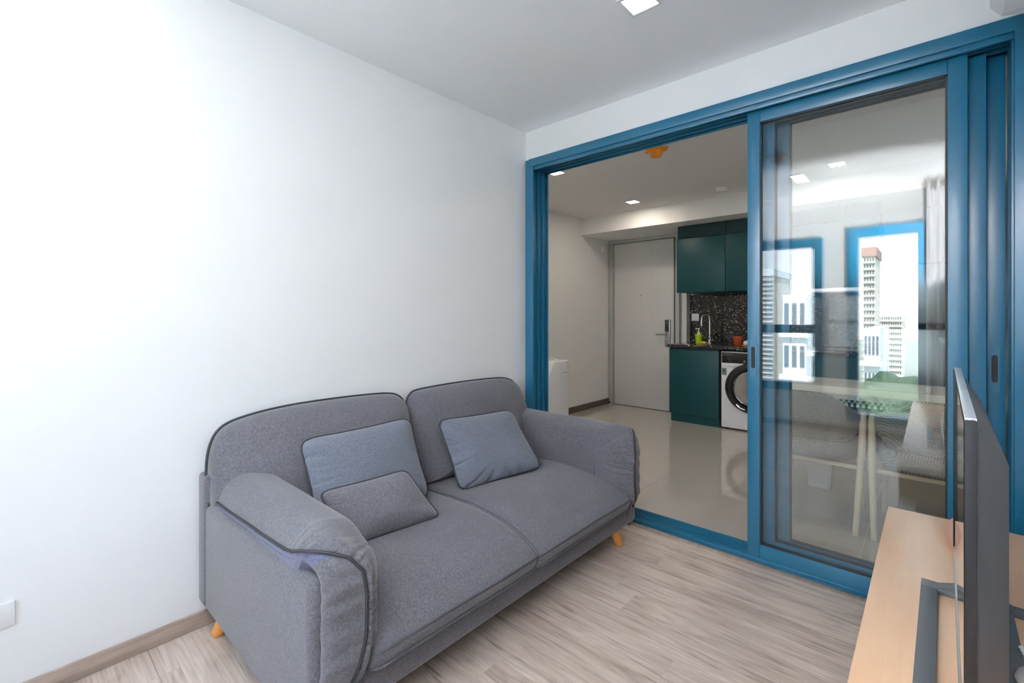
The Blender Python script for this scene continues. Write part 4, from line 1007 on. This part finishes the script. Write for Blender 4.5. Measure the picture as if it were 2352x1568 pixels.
TOPT = [(0, .757), (.16, .753), (.26, .738), (.37, .692), (.48, .655), (.62, .632), (.80, .618), (1.0, .600)]
BOTT = [(0, .474), (.25, .482), (.45, .500), (.62, .522), (.80, .545), (1.0, .560)]
def chair(cx, cy, label):
    t = thing('dining_chair', (cx, cy, 0), label, 'chair', 'upholstered dining chairs behind the glass')
    # wrap-around upholstered back
    NA = 40; NR = 18; rings = []
    def pt(a, v, off):
        # a: -1..1 around from left arm tip over back to right arm tip, v: 0 bottom .. 1 top
        th = a * R(118)
        top = sum(lerp_tab(TOPT, abs(a) + q_)[0] for q_ in (-.05, -.025, 0, .025, .05)) / 5; bot = sum(lerp_tab(BOTT, abs(a) + q_)[0] for q_ in (-.05, 0, .05)) / 3
        z = bot + (top - bot) * v
        flare = 0.012 + 0.030 * math.sin(v * math.pi * 0.6)
        rx, ry = 0.232 + flare * 0.6 + off, 0.225 + flare * 1.3 + off
        p = Vector((cx + math.sin(th) * rx, cy - math.cos(th) * ry + 0.02, z)); return p
    b = B(); th_ = 0.018
    sec = []
    for ia in range(NA + 1):
        a = -1 + 2 * ia / NA; e = math.sqrt(max(0.02, 1 - max(0, (abs(a) - 0.92) / 0.08) ** 2)); ring = []
        for k in range(NR):
            u = 2 * math.pi * k / NR; cv = math.cos(u); sv = math.sin(u)
            vv = 0.5 + 0.5 * (abs(cv) ** 0.6) * (1 if cv > 0 else -1); of = th_ * (abs(sv) ** 0.7) * (1 if sv > 0 else -1) * e
            vv = 0.5 + (vv - 0.5) * (0.3 + 0.7 * e)
            ring.append(pt(a, vv, of))
        rings.append(ring)
    loft(b, rings); obj('backrest', b, 'chair_weave', t, smooth=70)
    # seat pad
    b = B(); rings = []
    for (s, z) in ((0.0, 0.352), (0.60, 0.352), (0.90, 0.362), (0.985, 0.385), (1.0, 0.415), (0.985, 0.445), (0.92, 0.468), (0.6, 0.480), (0.0, 0.484)):
        ring = []
        for k in range(48):
            a = 2 * math.pi * k / 48; c_, s_ = math.cos(a), math.sin(a); r = (abs(c_) ** 3.2 + abs(s_) ** 3.2) ** (-1 / 3.2)
            ring.append(Vector((cx + c_ * r * 0.232 * max(s, .01), cy + 0.03 + s_ * r * 0.245 * max(s, .01), z)))
        rings.append(ring)
    loft(b, rings); obj('seat', b, 'chair_weave', t, smooth=70)
    for sx in (-1, 1):
        b = tube(B(), [(cx + sx * 0.235, cy - 0.262, 0.0), (cx + sx * 0.252, cy - 0.165, 0.40), (cx + sx * 0.256, cy - 0.105, 0.60), (cx + sx * 0.252, cy - 0.095, 0.640)], [0.0135, 0.0175, 0.017, 0.016], 14)
        obj('leg', b, 'pale_wood', t, smooth=60)
        b = tube(B(), [(cx + sx * 0.225, cy + 0.235, 0.0), (cx + sx * 0.205, cy + 0.17, 0.37)], [0.0125, 0.0175], 14); obj('leg', b, 'pale_wood', t, smooth=60)
    obj('under_frame', box(cx - 0.24, cx + 0.24, cy - 0.16, cy - 0.135, 0.330, 0.3525, 0.003), 'pale_wood', t)
chair(1.527, 0.935, 'grey woven dining chair left of the other behind the sliding glass')
chair(2.077, 0.935, 'grey woven dining chair nearer the television behind the sliding glass')

# ------------------------------------------------------------------ outside, mirrored in the glass
GZ = -16.0
struct('ground', box(-200, 200, -400, 8, GZ - 0.5, GZ), 'ground', label='ground outside far below the windows')
def tower(x0, x1, y0, d, h, wm_, label, nx, nz, roof=None, group=None, band=False):
    t = thing('building', ((x0 + x1) / 2, y0 - d / 2, GZ), label, 'building', group)
    obj('wall', box(x0, x1, y0 - d, y0, GZ, GZ + h), wm_, t, smooth=None)
    b = B(); dx = (x1 - x0) / nx; dz = h / nz
    for i in range(nx):
        for j in range(nz):
            bx(b, x0 + dx * (i + 0.22), x0 + dx * (i + 0.78), y0 - 0.1, y0 + 0.12, GZ + dz * (j + 0.3), GZ + dz * (j + 0.8))
    obj('windows', b, 'tower_glass', t, smooth=None, kind='stuff')
    b = B()
    for j in range(nz): bx(b, x0 - 0.2, x1 + 0.2, y0, y0 + 0.5, GZ + dz * j, GZ + dz * (j + 0.12))
    obj('balcony_slabs', b, wm_, t, smooth=None, kind='stuff')
    if roof: obj('roof', box(x0 - 0.3, x1 + 0.3, y0 - d, y0 + 0.3, GZ + h, GZ + h * 1.06), roof, t, smooth=None)
def vx(px, Y):   # where a mirrored sight line of the glass meets the depth Y outside
    lat = (px - 1176) / 1062; dxx = -0.673 + 0.7396 * lat; dyy = 0.7396 + 0.673 * lat
    return 2.071 + dxx / dyy * Y
tower(vx(1735, 120), vx(1768, 120), -120, 18, 16 + 10.5, 'tower_wall', 'pale high-rise mirrored at the left edge of the glass', 9, 24, 'tower_white')
tower(vx(1782, 45), vx(1838, 45), -45, 10, 19.0, 'tower_white', 'plain white building mirrored left of centre', 3, 5)
tower(vx(1846, 30), vx(1866, 30), -30, 10, 16.6, 'tower_white', 'white building with balconies mirrored beside the blue window frame', 4, 9)
tower(vx(1980, 110), vx(2006, 110), -110, 12, 16 + 12.5, 'tower_wall', 'cream tower with a red roof mirrored at the right', 4, 22, 'tower_red')
tower(vx(2006, 130), vx(2070, 130), -130, 16, 17.0, 'tower_wall', 'cream apartment blocks mirrored behind the red-roofed tower', 12, 14)
tower(vx(1975, 40), vx(2013, 40), -40, 10, 16.2, 'tower_white', 'grey-white villa block mirrored above the tree', 4, 6)
tower(vx(1755, 22), vx(1785, 22), -22, 6, 13.2, 'tower_blue', 'low blue roofed building mirrored at the lower left', 2, 4)
def tree(x, y, r, label):
    t = thing('tree', (x, y, GZ), label, 'tree', 'trees outside the window')
    h = 16 - 2.6
    obj('trunk', tube(B(), [(x, y, GZ), (x + 0.1, y, GZ + h - r)], [0.35, 0.2], 8), 'bark', t)
    b = B(); bmesh.ops.create_icosphere(b, subdivisions=4, radius=r)
    for v in b.verts:
        v.co *= 1 + 0.35 * noise.noise(v.co * 1.4) + 0.2 * noise.noise(v.co * 4); v.co += Vector((x, y, GZ + h))
    obj('crown', b, 'foliage', t, smooth=None)
tree(vx(2030, 22), -22, 1.3, 'green tree mirrored below the cream tower')
tree(vx(2068, 24) + 3.4, -28, 1.9, 'wide green tree mirrored right of the cream tower')
